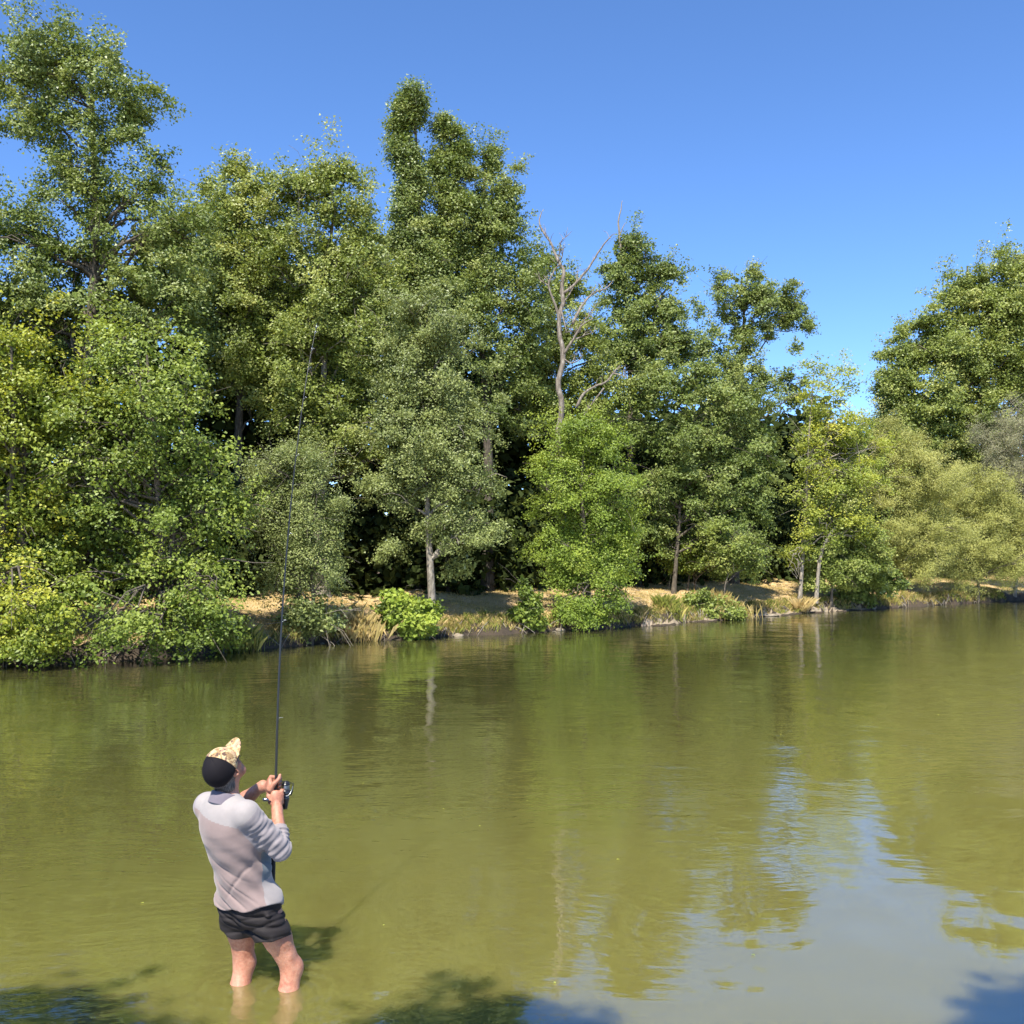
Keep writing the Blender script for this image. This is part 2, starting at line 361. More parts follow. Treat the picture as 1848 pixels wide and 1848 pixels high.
def tree(name, label, base, Y, blobs, mat, rng_seed, leaf=.1, trunk_r=.16, bark=B_DARK, group=None, depth=.85, trunk_top=None,
         cat='tree', nlimb=26, lean=None, dz=None, trunks=None, **kw):
    """base px at depth Y; blobs rows (px,py,rpx,rpy[,dY]) measured on the photo at the tree's own distance"""
    rng = np.random.default_rng(rng_seed)
    bx = (base-924)/F*Y; bz = float(ground_z(np.array([bx]), np.array([Y]))[0])-.05
    if dz is not None: bz = dz
    W = []
    for b in blobs:
        dy = b[4] if len(b) > 4 else 0
        c = at(b[0], b[1], Y+dy); rx, rz = b[2]/F*(Y+dy), b[3]/F*(Y+dy)
        W.append((c[0], c[1], c[2], rx, max(.3, depth*min(rx, rz*1.3)), rz))
    root = empty(name, (bx, Y, bz), label, cat, group)
    V, T, BC = foliage(W, rng, leaf=leaf, tri=(Y > 27.5 and cat != 'bush'), **kw)
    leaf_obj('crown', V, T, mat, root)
    W = np.array(W); top = W[:, 2].max(); parts = []
    trunks = trunks or [(base, trunk_top)]
    for (tb, tt) in trunks:
        x0 = (tb-924)/F*Y
        if tt is None: tgt = np.array([np.average(W[:, 0], weights=W[:, 3]), np.average(W[:, 1]), top])
        else: tgt = at(tt[0], tt[1], Y)
        a = np.array([x0, Y, bz-.1])
        tp = smooth_path([a, a+(tgt-a)*.33+rng.normal(size=3)*.12, a+(tgt-a)*.66+rng.normal(size=3)*.18, tgt], 14)
        tr = trunk_r*np.linspace(1, .18, 14); tr[0] *= 1.35
        parts.append(tube(tp, tr, 8, caps=False))
        k = rng.choice(len(BC), min(nlimb, len(BC)), replace=False)
        for q_ in k:
            c = BC[q_]; zt = np.clip(c[2]-.35*np.linalg.norm(c[:2]-tp[:, :2].mean(0))-.3, tp[0, 2]+.25*(tp[-1, 2]-tp[0, 2]), tp[-1, 2])
            ii = int(np.argmin(abs(tp[:, 2]-zt))); r0 = max(.018, min(tr[ii]*.55, .012+.014*np.linalg.norm(c-tp[ii])*2))
            tb_, pp = limb(tp[ii], c, r0, .008, rng); parts.append(tb_)
            for _ in range(3):
                s0 = pp[rng.integers(3, 6)]; e = c+rng.normal(size=3)*.45
                parts.append(limb(s0, e, r0*.4, .005, rng, n=4, sides=4)[0])
    tv_, tf_ = join(parts); o = mesh_obj('trunk', tv_, tf_, bark, root, smooth=True)
    TOTAL[0] += 2*len(tf_)
    return root

# ---- the wood on the far bank, left to right; positions measured on the photo
tree('oak_tree', 'tallest tree at upper left, airy dark crown rising above the leftmost trees', 150, 28.8,
     [(95, 90, 80, 60), (60, 150, 70, 60), (190, 150, 95, 60), (270, 195, 50, 50), (125, 235, 85, 45), (245, 265, 50, 45), (40, 215, 60, 40), (150, 290, 70, 30),
      (200, 350, 130, 40), (90, 420, 110, 75, .5), (230, 420, 110, 75), (320, 460, 60, 80), (130, 520, 140, 70), (290, 550, 110, 70), (60, 570, 110, 60, 1), (170, 620, 130, 60, 1), (40, 460, 70, 80), (35, 120, 40, 50)],
     L_OAK, 1, leaf=.105, core=0, trunk_r=.28, dens=.74, nlimb=60, bough=.6, shoots=.18, trunk_top=(165, 120), back=.5)
tree('oak_tree', 'broad dark tree just beyond the left edge of the wood', -240, 24.5,
     [(-150, 500, 130, 110), (-260, 600, 150, 130), (-200, 780, 180, 140), (-330, 850, 150, 150), (-170, 960, 130, 110), (-330, 1040, 150, 90), (-230, 380, 110, 90)],
     L_OAK, 30, leaf=.13, trunk_r=.2, dens=.5, nlimb=20)
tree('alder_tree', 'yellowing bushy tree at the left edge hanging low over the water', 40, 23.4,
     [(30, 640, 100, 70), (-20, 760, 110, 90), (90, 740, 100, 80), (40, 880, 120, 90), (-30, 960, 100, 90), (80, 1010, 90, 60), (30, 1115, 75, 45, -1.5), (-40, 1090, 80, 60, -1.3), (95, 1105, 50, 45, -1.6), (60, 1150, 40, 18, -1.9), (20, 1165, 60, 20, -1.6), (110, 1160, 40, 18, -1.8)],
     L_YEL, 2, leaf=.068, nleaf=14, hollow=-1.1, depth=1.25, trunk_r=.14, dens=.95, nlimb=30, tone_top=.25, bough=.7, trunks=[(10, None), (60, (50, 700))], zmin=.1)
tree('alder_tree', 'wide bright green alder second from left, spreading low boughs to the waterline', 285, 24.3,
     [(250, 650, 80, 70), (310, 720, 100, 80), (200, 760, 100, 80), (360, 820, 90, 60), (240, 870, 120, 80), (170, 960, 100, 70), (330, 930, 110, 60), (400, 900, 60, 45),
      (260, 1030, 110, 60), (370, 1040, 65, 45), (160, 1075, 80, 45, -1.6), (250, 1120, 60, 28, -1.9), (330, 1095, 80, 45, -.8), (385, 1110, 30, 25, -.9), (180, 840, 100, 90), (260, 1155, 30, 12, -2.2), (200, 1150, 50, 22, -2.0), (320, 1150, 50, 18, -1.4), (385, 1145, 30, 14, -.9)],
     L_ALD, 3, leaf=.068, nleaf=14, hollow=-1.1, depth=1.25, trunk_r=.15, dens=.95, nlimb=40, tone_top=.2, bough=.7, trunks=[(285, None), (310, (330, 760))], zmin=.1)
tree('mixed_tree', 'pale yellowish green tree right of the tallest oak, rounded top under the sky', 440, 33.5,
     [(400, 380, 70, 55), (450, 350, 55, 45), (380, 470, 90, 80), (480, 450, 80, 80), (430, 570, 110, 80), (430, 670, 110, 70), (370, 335, 22, 25), (430, 310, 25, 16)],
     L_MID, 4, leaf=.105, trunk_r=.2, dens=.62, shoots=.2, tone_top=.1)
tree('mixed_tree', 'green tree with feathery top left of the sky notch and tall twin poplars', 580, 33.0,
     [(620, 310, 45, 38), (530, 350, 60, 45), (600, 380, 80, 60), (560, 480, 100, 80), (640, 470, 55, 80), (600, 600, 100, 85), (560, 720, 110, 70), (620, 800, 90, 80), (500, 640, 80, 80),
      (660, 700, 60, 80), (680, 560, 45, 60), (670, 480, 30, 50)],
     L_MID, 5, leaf=.105, trunk_r=.2, dens=.7, shoots=.2, trunks=[(575, (600, 400)), (585, (560, 640))], bark=B_GREY)
tree('willow_tree', 'small dull green willow leaning over the bank left of the fishing rod line', 560, 27.6,
     [(520, 850, 75, 60), (560, 920, 70, 70), (500, 930, 60, 70), (560, 1010, 65, 50), (600, 970, 35, 60), (520, 1050, 45, 35), (570, 1070, 45, 25)],
     L_GRY, 6, leaf=.075, ratio=.5, trunk_r=.08, dens=.95, bough=.42, nspray=14, trunks=[(545, None), (560, (570, 900))], zmin=.7, flat=.6)
tree('poplar_tree', 'tall narrow poplar with the highest spire in the middle of the picture', 752, 36.5,
     [(747, 185, 14, 30), (738, 225, 16, 40), (734, 260, 19, 40), (741, 310, 21, 55), (736, 370, 21, 55), (748, 430, 30, 50), (755, 500, 44, 50), (765, 590, 60, 60)],
     L_OAK, 7, leaf=.11, core=0, trunk_r=.15, dens=.42, bough=.30, spray_r=.19, shoots=1.3, nspray=9, hollow=-2.4, shell=.05, trunk_top=(748, 180), tone_top=.0, nlimb=40)
tree('poplar_tree', 'second slimmer poplar just right of the highest spire, stem showing', 806, 37,
     [(803, 225, 13, 28), (818, 262, 24, 34), (833, 300, 22, 36), (808, 340, 22, 55), (818, 400, 27, 50), (800, 470, 40, 50), (810, 560, 50, 60)],
     L_OAK, 8, leaf=.11, core=0, trunk_r=.13, dens=.38, bough=.28, spray_r=.18, shoots=1.3, nspray=9, hollow=-2.4, shell=.05, trunk_top=(797, 215), nlimb=36)
tree('ivy_clad_tree', 'dense dark green tree right of the poplars with a rounded pointed crown', 880, 37.8,
     [(888, 300, 40, 40), (878, 345, 44, 50), (880, 385, 60, 55), (920, 370, 40, 60), (905, 390, 48, 60), (860, 440, 85, 60), (920, 480, 60, 60), (850, 530, 95, 60), (935, 560, 60, 60), (880, 630, 110, 70),
      (870, 720, 100, 70), (950, 650, 50, 60)],
     L_OAK, 9, leaf=.105, trunk_r=.24, dens=.7, hollow=-.9, shoots=.15, trunk_top=(875, 300))
tree('mixed_tree', 'green tree filling the gap between dark pointed crown and dead tree', 985, 40,
     [(975, 480, 42, 45), (1005, 530, 48, 50), (960, 590, 60, 60), (1020, 620, 60, 55), (1000, 720, 80, 70), (960, 680, 60, 60), (1060, 600, 30, 50), (1070, 690, 60, 60)],
     L_MID, 10, leaf=.11, trunk_r=.18, dens=.72, tone_top=-.05)
tree('silver_willow_tree', 'slender grey green tree with a bare pale trunk standing on the dry bank', 782, 30.6,
     [(760, 560, 60, 45), (800, 610, 80, 50), (730, 650, 60, 60), (790, 700, 100, 60), (720, 760, 75, 55), (810, 790, 85, 60), (750, 850, 90, 50), (840, 880, 60, 55),
      (820, 950, 60, 40), (870, 970, 35, 30), (700, 870, 50, 40), (835, 1015, 40, 22), (700, 990, 30, 22)],
     L_GRY, 11, leaf=.085, trunk_r=.13, bark=B_GREY, dens=.72, bough=.48, trunk_top=(760, 600), nlimb=45, tone_top=.05, shoots=.15)
tree('alder_tree', 'vivid green cone shaped alder at the waterline below the dead tree', 1062, 33.2,
     [(1050, 770, 50, 40), (1080, 810, 65, 45), (1020, 850, 65, 45), (1095, 870, 60, 45), (1040, 920, 80, 45), (1105, 940, 50, 40), (1010, 970, 60, 35), (1080, 1000, 80, 40),
      (1040, 1050, 60, 40), (1100, 1060, 50, 35), (1060, 1095, 70, 35, -.5), (1020, 1010, 50, 30)],
     L_BRT, 12, leaf=.080, nleaf=13, hollow=-1.3, trunk_r=.10, dens=.95, bough=.58, zmin=.15, tone_top=.12, nlimb=30)
tree('oak_tree', 'oak behind the dead tree with bare dead twigs poking from its broken top', 1150, 43,
     [(1125, 450, 28, 34), (1115, 500, 38, 36), (1160, 490, 38, 26), (1200, 490, 32, 24), (1140, 560, 60, 45), (1200, 560, 45, 40), (1110, 620, 40, 40), (1170, 640, 70, 45), (1225, 620, 35, 40)],
     L_OAK, 13, leaf=.12, trunk_r=.2, dens=.72, bough=.5, trunk_top=(1120, 430), nlimb=45, shoots=.15)
tree('spreading_oak_tree', 'broad oak right of the vivid alder with heavy crooked boughs and shadowed hollows', 1215, 40.8,
     [(1150, 710, 85, 45), (1240, 690, 90, 45), (1310, 730, 80, 50), (1190, 790, 90, 45), (1290, 810, 90, 45), (1350, 860, 60, 50), (1230, 880, 90, 45), (1310, 930, 75, 45),
      (1180, 960, 50, 40), (1320, 1000, 50, 40), (1370, 790, 50, 45), (1150, 880, 40, 45)],
     L_OAK, 14, leaf=.12, hollow=-.9, trunk_r=.10, dens=.85, bough=.62, nlimb=50, trunk_top=(1240, 720), tone_top=.15)
tree('oak_tree', 'airy oak with sky gaps, round top between the dead tree and the yellow birch', 1325, 46,
     [(1340, 510, 45, 34), (1400, 530, 50, 36), (1310, 555, 45, 40), (1370, 570, 80, 40), (1440, 580, 30, 32), (1310, 630, 55, 45), (1350, 690, 50, 35), (1420, 705, 32, 30), (1300, 700, 60, 50), (1330, 780, 60, 50), (1440, 625, 25, 14)],
     L_OAK, 15, leaf=.12, core=.03, trunk_r=.2, dens=.55, bough=.5, trunk_top=(1345, 520), nlimb=50, shoots=.15)
tree('birch_tree', 'thin birch with golden yellow leaves and pale leaning stems at the water edge', 1455, 43,
     [(1485, 655, 28, 34), (1462, 700, 36, 42), (1520, 690, 34, 40), (1510, 740, 45, 40), (1470, 810, 50, 45), (1550, 790, 50, 45), (1440, 880, 40, 40), (1520, 870, 60, 45), (1570, 860, 36, 40), (1470, 940, 45, 40), (1530, 950, 50, 40), (1440, 1000, 30, 30)],
     L_GOLD, 16, leaf=.105, core=.03, trunk_r=.09, bark=B_GREY, dens=.34, bough=.5, spray_r=.17, trunks=[(1443, (1470, 660)), (1472, (1540, 760))], nlimb=26, shell=.2, nleaf=9)
tree('young_tree', 'leafy green sapling mixed into the foot of the golden birch', 1500, 43.6,
     [(1500, 900, 50, 50), (1540, 960, 50, 50), (1490, 990, 40, 40), (1530, 1020, 50, 35), (1470, 1040, 25, 30), (1570, 1020, 40, 40), (1510, 800, 50, 60, 1.0)],
     L_MID, 17, leaf=.11, trunk_r=.07, dens=.8, bough=.45, zmin=.6)
tree('willow_bush', 'rounded pale olive willow bush right of the golden birch', 1640, 49,
     [(1640, 820, 60, 45), (1600, 870, 55, 50), (1680, 880, 60, 50), (1620, 950, 60, 50), (1690, 960, 60, 50), (1640, 1020, 60, 40), (1590, 790, 40, 36)],
     L_WIL, 18, leaf=.09, ratio=.38, trunk_r=.08, dens=.95, bough=.48, cat='willow', zmin=.35, flat=.75, group='pale willow bushes on the right bank', nlimb=20)
tree('willow_bush', 'pale yellowish willow bush near the right edge hanging over the water', 1765, 51.5,
     [(1750, 880, 60, 50), (1800, 920, 60, 55), (1740, 950, 60, 50), (1790, 1000, 70, 50), (1730, 1030, 50, 36), (1848, 1000, 60, 60), (1880, 930, 60, 60)],
     L_WIL, 19, leaf=.09, ratio=.38, trunk_r=.08, dens=.95, bough=.48, cat='willow', zmin=.3, flat=.75, group='pale willow bushes on the right bank', nlimb=20)
tree('willow_bush', 'greyish half bare twiggy willow at the right edge above the pale bushes', 1830, 54,
     [(1800, 790, 45, 40), (1840, 770, 50, 45), (1800, 850, 50, 45), (1850, 850, 50, 50), (1900, 800, 50, 70)],
     L_DRY, 20, leaf=.085, ratio=.34, trunk_r=.1, bark=B_GREY, dens=.75, bough=.5, cat='willow', flat=.8, group='pale willow bushes on the right bank', nlimb=60)
tree('broadleaf_tree', 'large full green tree far back at the right edge against the sky', 1760, 64,
     [(1830, 480, 40, 40), (1760, 530, 60, 50), (1820, 570, 80, 60), (1700, 600, 60, 50), (1640, 650, 60, 50), (1750, 660, 100, 60), (1850, 680, 80, 80), (1610, 700, 45, 50), (1680, 740, 85, 60), (1780, 770, 90, 60), (1890, 560, 60, 90), (1700, 820, 80, 40), (1620, 770, 50, 30)],
     L_MID, 21, leaf=.17, trunk_r=.3, dens=.95, bough=.8, nlimb=30, tone_top=.15, spray_r=.2)
# bushes on the bank
tree('alder_bush', 'low bright green bush on the bank left of the bare pale trunk', 735, 29.4,
     [(718, 1082, 18, 22), (742, 1105, 26, 20), (722, 1112, 22, 20), (768, 1120, 16, 16), (742, 1135, 34, 10)],
     L_BRT, 22, leaf=.095, trunk_r=.03, dens=.9, bough=.2, spray_r=.08, cat='bush', nlimb=14, zmin=.1, nspray=9, shoots=1.0, tone_top=.15)
tree('sapling', 'small leafy sapling on the bank edge left of the vivid cone shaped alder', 955, 31.9,
     [(950, 1065, 12, 12), (960, 1090, 18, 14), (948, 1110, 22, 16), (962, 1125, 16, 12)], L_ALD, 23, leaf=.10, trunk_r=.02, dens=.5, bough=.13, spray_r=.06, nspray=6, nleaf=7, cat='bush', nlimb=10, zmin=.1)
tree('low_bush', 'twiggy grey green bush at the foot of the small dull willow', 560, 27.5,
     [(545, 1110, 30, 20), (575, 1120, 30, 22), (530, 1130, 24, 16)], L_GRY, 24, leaf=.085, trunk_r=.03, dens=.8, bough=.25, cat='bush', nlimb=16, zmin=.1, bark=B_GREY)
tree('low_bush', 'dark shaded bush over the water right of the birch stems', 1560, 45.2,
     [(1555, 1055, 36, 24), (1590, 1045, 30, 26), (1540, 1075, 26, 14)], L_OAK, 25, leaf=.12, trunk_r=.04, dens=1.2, bough=.35, cat='bush', nlimb=10, zmin=.05)
tree('young_tree', 'sunlit pale sapling pair in the clearing behind the bank grass', 1245, 41.5,
     [(1240, 990, 36, 26), (1265, 1010, 30, 22), (1225, 1020, 26, 18)], L_ALD, 26, leaf=.11, trunk_r=.045, dens=.8, bough=.4, trunks=[(1240, (1248, 980)), (1256, (1262, 985))])
tree('young_tree', 'leaning sapling below the broad oak right side, bushy at mid height', 1308, 39,
     [(1330, 990, 36, 28), (1345, 1020, 28, 20), (1310, 1010, 24, 20), (1300, 970, 30, 24)], L_MID, 27, leaf=.11, trunk_r=.04, dens=1., bough=.4)
tree('low_bush', 'small green bush low on the bank among tall dry grasses', 1270, 37.9,
     [(1262, 1085, 18, 12), (1280, 1100, 24, 12), (1245, 1100, 16, 10), (1320, 1105, 24, 8)], L_MID, 28, leaf=.09, trunk_r=.02, dens=1.1, bough=.22, cat='bush', nlimb=8, zmin=.1)

# hollow of the wood, shade put into its leaf colour: undergrowth and the trees further in, read only as a mass
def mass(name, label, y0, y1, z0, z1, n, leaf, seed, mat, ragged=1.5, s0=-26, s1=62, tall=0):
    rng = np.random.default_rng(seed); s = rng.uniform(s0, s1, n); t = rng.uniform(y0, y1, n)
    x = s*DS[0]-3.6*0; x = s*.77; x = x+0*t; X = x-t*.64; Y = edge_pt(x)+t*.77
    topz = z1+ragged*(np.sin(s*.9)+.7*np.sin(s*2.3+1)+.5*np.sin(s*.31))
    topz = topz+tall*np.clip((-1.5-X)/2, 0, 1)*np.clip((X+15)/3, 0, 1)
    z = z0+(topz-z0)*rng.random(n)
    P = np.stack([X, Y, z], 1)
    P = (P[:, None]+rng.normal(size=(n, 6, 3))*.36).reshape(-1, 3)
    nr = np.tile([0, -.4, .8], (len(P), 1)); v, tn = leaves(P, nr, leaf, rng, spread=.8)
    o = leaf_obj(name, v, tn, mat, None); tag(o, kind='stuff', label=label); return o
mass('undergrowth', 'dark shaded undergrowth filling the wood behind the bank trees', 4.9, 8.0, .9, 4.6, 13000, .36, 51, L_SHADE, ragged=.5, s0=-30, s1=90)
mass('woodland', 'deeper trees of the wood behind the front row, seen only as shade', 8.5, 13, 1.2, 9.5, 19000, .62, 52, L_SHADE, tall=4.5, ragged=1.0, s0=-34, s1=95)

# ------------------------------------------------------------------ dead tree
DY = 34.3
dr = empty('dead_tree', at(1012, 1000, DY)*np.array([1, 1, 0])+np.array([0, 0, 1.0]), 'leafless dead tree with grey brown trunk and crooked bare branches against the wood', 'tree')
def dpath(pts, r0, r1, dys=0, sides=7):
    P = np.array([at(a, b, DY+dys*k/len(pts)) for k, (a, b) in enumerate(pts)]); n = len(P)*3
    P = smooth_path(P, n); rng = np.random.default_rng(len(pts)*7+int(pts[0][0])); P[1:-1] += rng.normal(size=(n-2, 3))*r0*.12
    return tube(P, np.linspace(r0, r1, n), sides, caps=True)
finish_tube('trunk', [dpath([(1020, 1060), (1014, 900), (1007, 790), (1014, 740), (1008, 690), (1016, 640), (1008, 590), (1016, 540), (1013, 515), (1018, 490), (1009, 475)], .12, .055)], B_DEAD, dr)
brs = [[(1012, 480), (1003, 462), (995, 440), (980, 418), (973, 400), (977, 384)], [(1008, 475), (1010, 450), (1013, 435), (1025, 425)], [(1010, 473), (1015, 460), (1014, 452)],
       [(1015, 530), (1030, 520), (1045, 505), (1065, 480), (1080, 455), (1095, 435), (1102, 428)], [(1018, 545), (1028, 530), (1040, 508), (1042, 492)],
       [(1012, 600), (1005, 560), (990, 515), (1000, 490), (1010, 475)], [(1033, 585), (1045, 560), (1060, 540), (1075, 527), (1095, 520), (1106, 506)],
       [(1015, 640), (1030, 620), (1042, 600), (1052, 585), (1070, 575)], [(1040, 612), (1055, 605), (1075, 598)], [(1046, 600), (1050, 582), (1062, 572), (1070, 560)],
       [(1020, 600), (1030, 598), (1045, 600)], [(1014, 645), (1030, 655), (1045, 650), (1052, 640)], [(1040, 735), (1052, 712), (1072, 698), (1092, 690), (1108, 672), (1118, 660)],
       [(1108, 674), (1125, 678), (1132, 682)], [(990, 515), (978, 508), (972, 502)], [(1013, 560), (1018, 580), (1022, 600)],
       [(1090, 700), (1060, 740), (1045, 770)]]
for k, b in enumerate(brs):
    big = k in (0, 3, 6, 12, 5, 7)
    finish_tube('branch', [dpath(b, .056 if big else .030, .017 if big else .009, dys=(-1) ** k*.5, sides=6)], B_DEAD, dr)
rng = np.random.default_rng(41); tw = []
for b in brs:
    for _ in range(5):
        u_ = rng.uniform(.35, 1)*(len(b)-1); i_ = min(int(u_), len(b)-2); f_ = u_-i_; p0 = np.array(b[i_])*(1-f_)+np.array(b[i_+1])*f_
        a_ = rng.uniform(-2.6, -.4); L_ = rng.uniform(8, 24); q0 = at(p0[0], p0[1], DY); q1 = at(p0[0]+math.cos(a_)*L_, p0[1]+math.sin(a_)*L_, DY+rng.normal()*.3)
        tw.append(limb(q0, q1, .013, .004, rng, n=5, sides=4)[0])
tv_, tf_ = join(tw); tag(mesh_obj('fine_twigs', tv_, tf_, B_DEAD, dr, smooth=True), kind='stuff')
# dead top spikes of the oak behind it
dt = [o for o in bpy.data.objects if o.name.startswith('oak_tree.001')][0]
DYs = DY; DY = 42.8
for dp_ in (dpath([(1122, 470), (1118, 430), (1116, 400), (1120, 380), (1123, 362)], .06, .012), dpath([(1119, 425), (1124, 410), (1129, 402)], .03, .01),
            dpath([(1168, 480), (1164, 455), (1172, 432)], .03, .008), dpath([(1180, 560), (1196, 530), (1215, 512)], .07, .03)):
    finish_tube('dead_twig', [dp_], B_GREY, dt)
DY = DYs
# bare twigs by the birch stems
rng = np.random.default_rng(77); tw = []
for k in range(12):
    a = at(1440+rng.uniform(-3, 6), 985+rng.uniform(0, 60), 42.6); b = at(1425+rng.uniform(-8, 20), 990+rng.uniform(-10, 50), 42.4)
    tw.append(limb(a, b, .02, .006, rng, n=6, sides=4)[0])
tv_, tf_ = join(tw); r_ = empty('dead_sapling', at(1440, 1060, 42.6), 'bare grey dead twigs beside the leaning birch stem', 'shrub')
mesh_obj('twigs', tv_, tf_, B_GREY, r_, smooth=True)

# ------------------------------------------------------------------ bank grasses
def blades(P, h, rng, w=.012, lean=.5, tone=.5, tv=.2):
    n = len(P); a = rng.uniform(0, 2*np.pi, n); d = np.stack([np.cos(a), np.sin(a), 0*a], 1)*lean*rng.random((n, 1))
    up = np.array([0, 0, 1.]); hh = (h*(.5+.7*rng.random(n)))[:, None]; wv_ = (w*(.7+.6*rng.random(n)))[:, None]
    b = rng.uniform(0, 2*np.pi, n); side = np.stack([np.cos(b), np.sin(b), 0*b], 1)*wv_
    V = np.empty((n, 4, 3)); V[:, 0] = P-side; V[:, 1] = P+side
    m = P+up*hh*.6+d*hh*.35; V[:, 2] = m+side*.8; V[:, 3] = P+up*hh*.95+d*hh
    return V.reshape(-1, 3), np.clip(tone+tv*rng.normal(size=n), 0, 1)
def grass(name, label, n, s0, s1, t0, t1, h, mat, seed, clump=0, w=.012, lean=.5, tone=.5):
    rng = np.random.default_rng(seed)
    if clump:
        cs = rng.uniform(s0, s1, clump); ct = rng.uniform(t0, t1, clump); k = rng.integers(0, clump, n)
        x = cs[k]+rng.normal(size=n)*.14; t = ct[k]+rng.normal(size=n)*.12; tn = (.5+.18*rng.normal(size=clump))[k]+tone-.5
        hs = (h*(.6+.7*rng.random(clump)))[k]
    else: x = rng.uniform(s0, s1, n); t = rng.uniform(t0, t1, n); tn = tone; hs = np.full(n, h)
    y = edge_pt(x)+t/COS; z = ground_z(x, y); ok = z > .03
    V, T = blades(np.stack([x, y, z], 1)[ok], hs[ok], rng, w*.7, lean, tn if np.isscalar(tn) else tn[ok])
    o = leaf_obj(name, V, T, mat, None); tag(o, label=label, kind='stuff'); return o
grass('short_grass', 'short sun dried grass covering the bank', 70000, -13, 30, .5, 6.5, .06, L_GRASS, 61, w=.012, lean=.9)
grass('dry_tall_grass', 'tall straw coloured grass along the bank edge', 20000, -6.6, 26, .12, .8, .17, L_GRASS, 62, clump=500, w=.010, lean=.8, tone=.45)
grass('green_bank_grass', 'greener tufts of grass along the lip of the bank', 17000, -6.8, 26, .02, .7, .17, L_REED, 63, clump=400, w=.011, lean=.9)
def tuft(px, Y, n, h, mat, label, seed, r=.18, lean=.9, tone=.55):
    if h == .5: r *= .7
    rng = np.random.default_rng(seed); c = at(px, 1100, Y); P = np.stack([c[0]+rng.normal(size=n)*r, c[1]+rng.normal(size=n)*r*.6, np.zeros(n)], 1)
    P[:, 2] = np.maximum(ground_z(P[:, 0], P[:, 1]), 0); V, T = blades(P, np.full(n, h), rng, .007, lean, tone)
    root = leaf_obj('grass_tuft', V, T, mat, None); tag(root, label=label, cat='grass tuft')
tuft(1305, 38.3, 1500, .6, L_GRASS, 'dry brown grass clump on the bank below the broad oak', 71, r=.45, tone=.35, lean=.55)
tuft(1445, 42.3, 260, .6, L_GRASS, 'pinkish dry rush tuft at the waterline beside the leaning birch stem', 72, r=.12, lean=1.3, tone=.8)
tuft(635, 28.6, 500, .6, L_GRASS, 'straw coloured grass clump drooping over the bank left of the low bright bush', 73, r=.3)
tuft(415, 25.7, 500, .45, L_REED, 'long green grass tuft drooping to the water at left bank', 74, r=.35, lean=.8)
tuft(1205, 36.4, 500, .5, L_REED, 'yellowish green tuft on the bank right of the vivid alder', 75, r=.35)

rng = np.random.default_rng(88); rt = []
for k in range(170):
    x = rng.uniform(-12, 24); t0_, t1_ = rng.uniform(.15, .6), rng.uniform(-.12, .12); x1 = x+rng.normal()*.35
    a = np.array([x, edge_pt(x)+t0_/COS, 0]); b = np.array([x1, edge_pt(x1)+t1_/COS, 0])
    a[2] = ground_z(a[:1], a[1:2])[0]+.02; b[2] = max(ground_z(b[:1], b[1:2])[0], -.02)+.02; m_ = (a+b)/2-np.array([0, .10, -.05])
    rt.append(tube(smooth_path([a, m_, b], 5), [.014, .016, .013, .010, .006], 4, caps=False))
for k in range(60):
    x = rng.uniform(-9, 22); t0_ = rng.uniform(.8, 5); a = np.array([x, edge_pt(x)+t0_/COS, 0]); b = a+np.array([rng.normal()*.45, rng.normal()*.3, 0])
    a[2] = ground_z(a[:1], a[1:2])[0]+.03; b[2] = ground_z(b[:1], b[1:2])[0]+.05; rt.append(limb(a, b, .014, .006, rng, n=4, sides=4, sag=.05)[0])
tv_, tf_ = join(rt); tag(mesh_obj('roots_and_sticks', tv_, tf_, B_GREY, None, smooth=True), kind='stuff', label='exposed roots and fallen sticks along the eroded bank')
# pale roots and stones at the waterline
def lump(c, r, rng, seg=10, rings=6):
    th = np.linspace(0, np.pi, rings); ph = np.linspace(0, 2*np.pi, seg, endpoint=False)
    T_, P_ = np.meshgrid(th, ph, indexing='ij'); V = np.stack([np.sin(T_)*np.cos(P_), np.sin(T_)*np.sin(P_), np.cos(T_)], -1)
    V = V*(1+.18*rng.normal(size=V.shape[:2]+(1,))*(np.sin(T_)[..., None] > .1)); V = V.reshape(-1, 3)*r+c
    Fs = [(i*seg+j, (i+1)*seg+j, (i+1)*seg+(j+1) % seg, i*seg+(j+1) % seg) for i in range(rings-1) for j in range(seg)]
    return V, np.array(Fs)
m_clay, t__, p__ = new_mat('pale_stone'); f__ = noise(t__, 9, 6, .6, pos(t__))
t__.links.new(ramp(t__, f__, [(.3, (.14, .11, .075)), (.65, (.34, .28, .20))]), p__.inputs['Base Color']); p__.inputs['Roughness'].default_value = .9
t__.links.new(bump(t__, f__, .03), p__.inputs['Normal'])
rng = np.random.default_rng(5)
stones = [(1180, 1124, 30, 'low pale stone at the waterline right of the vivid alder'), (1300, 1117, 26, 'pale flat stone at the waterline below the brown grass clump'),
          (1375, 1112, 34, 'long pale stone at the waterline left of the dry rush tuft'), (1500, 1102, 20, 'small pale stone at the waterline right of the birch stems'),
          (1670, 1089, 22, 'pale stone at the waterline below the willow bushes'), (825, 1149, 10, 'tiny pale stone at the waterline right of the low bright bush'), (1008, 1139, 12, 'small pale stone at the foot of the vivid alder, left side'),
          (4, 1196, 9, 'pale reddish stone in the water at the left edge')]
for px, py, wpx, lb in stones:
    Y = H*F/(py-HOR)+.1; c = at(px, py, Y); c[2] = .02; rr = wpx/F*Y
    V, Fs = lump(c, np.array([rr, rr*.5, .08]), rng); o = mesh_obj('stone', V, Fs, m_clay, None, smooth=True); tag(o, label=lb, cat='stone', group='pale stones along the waterline')
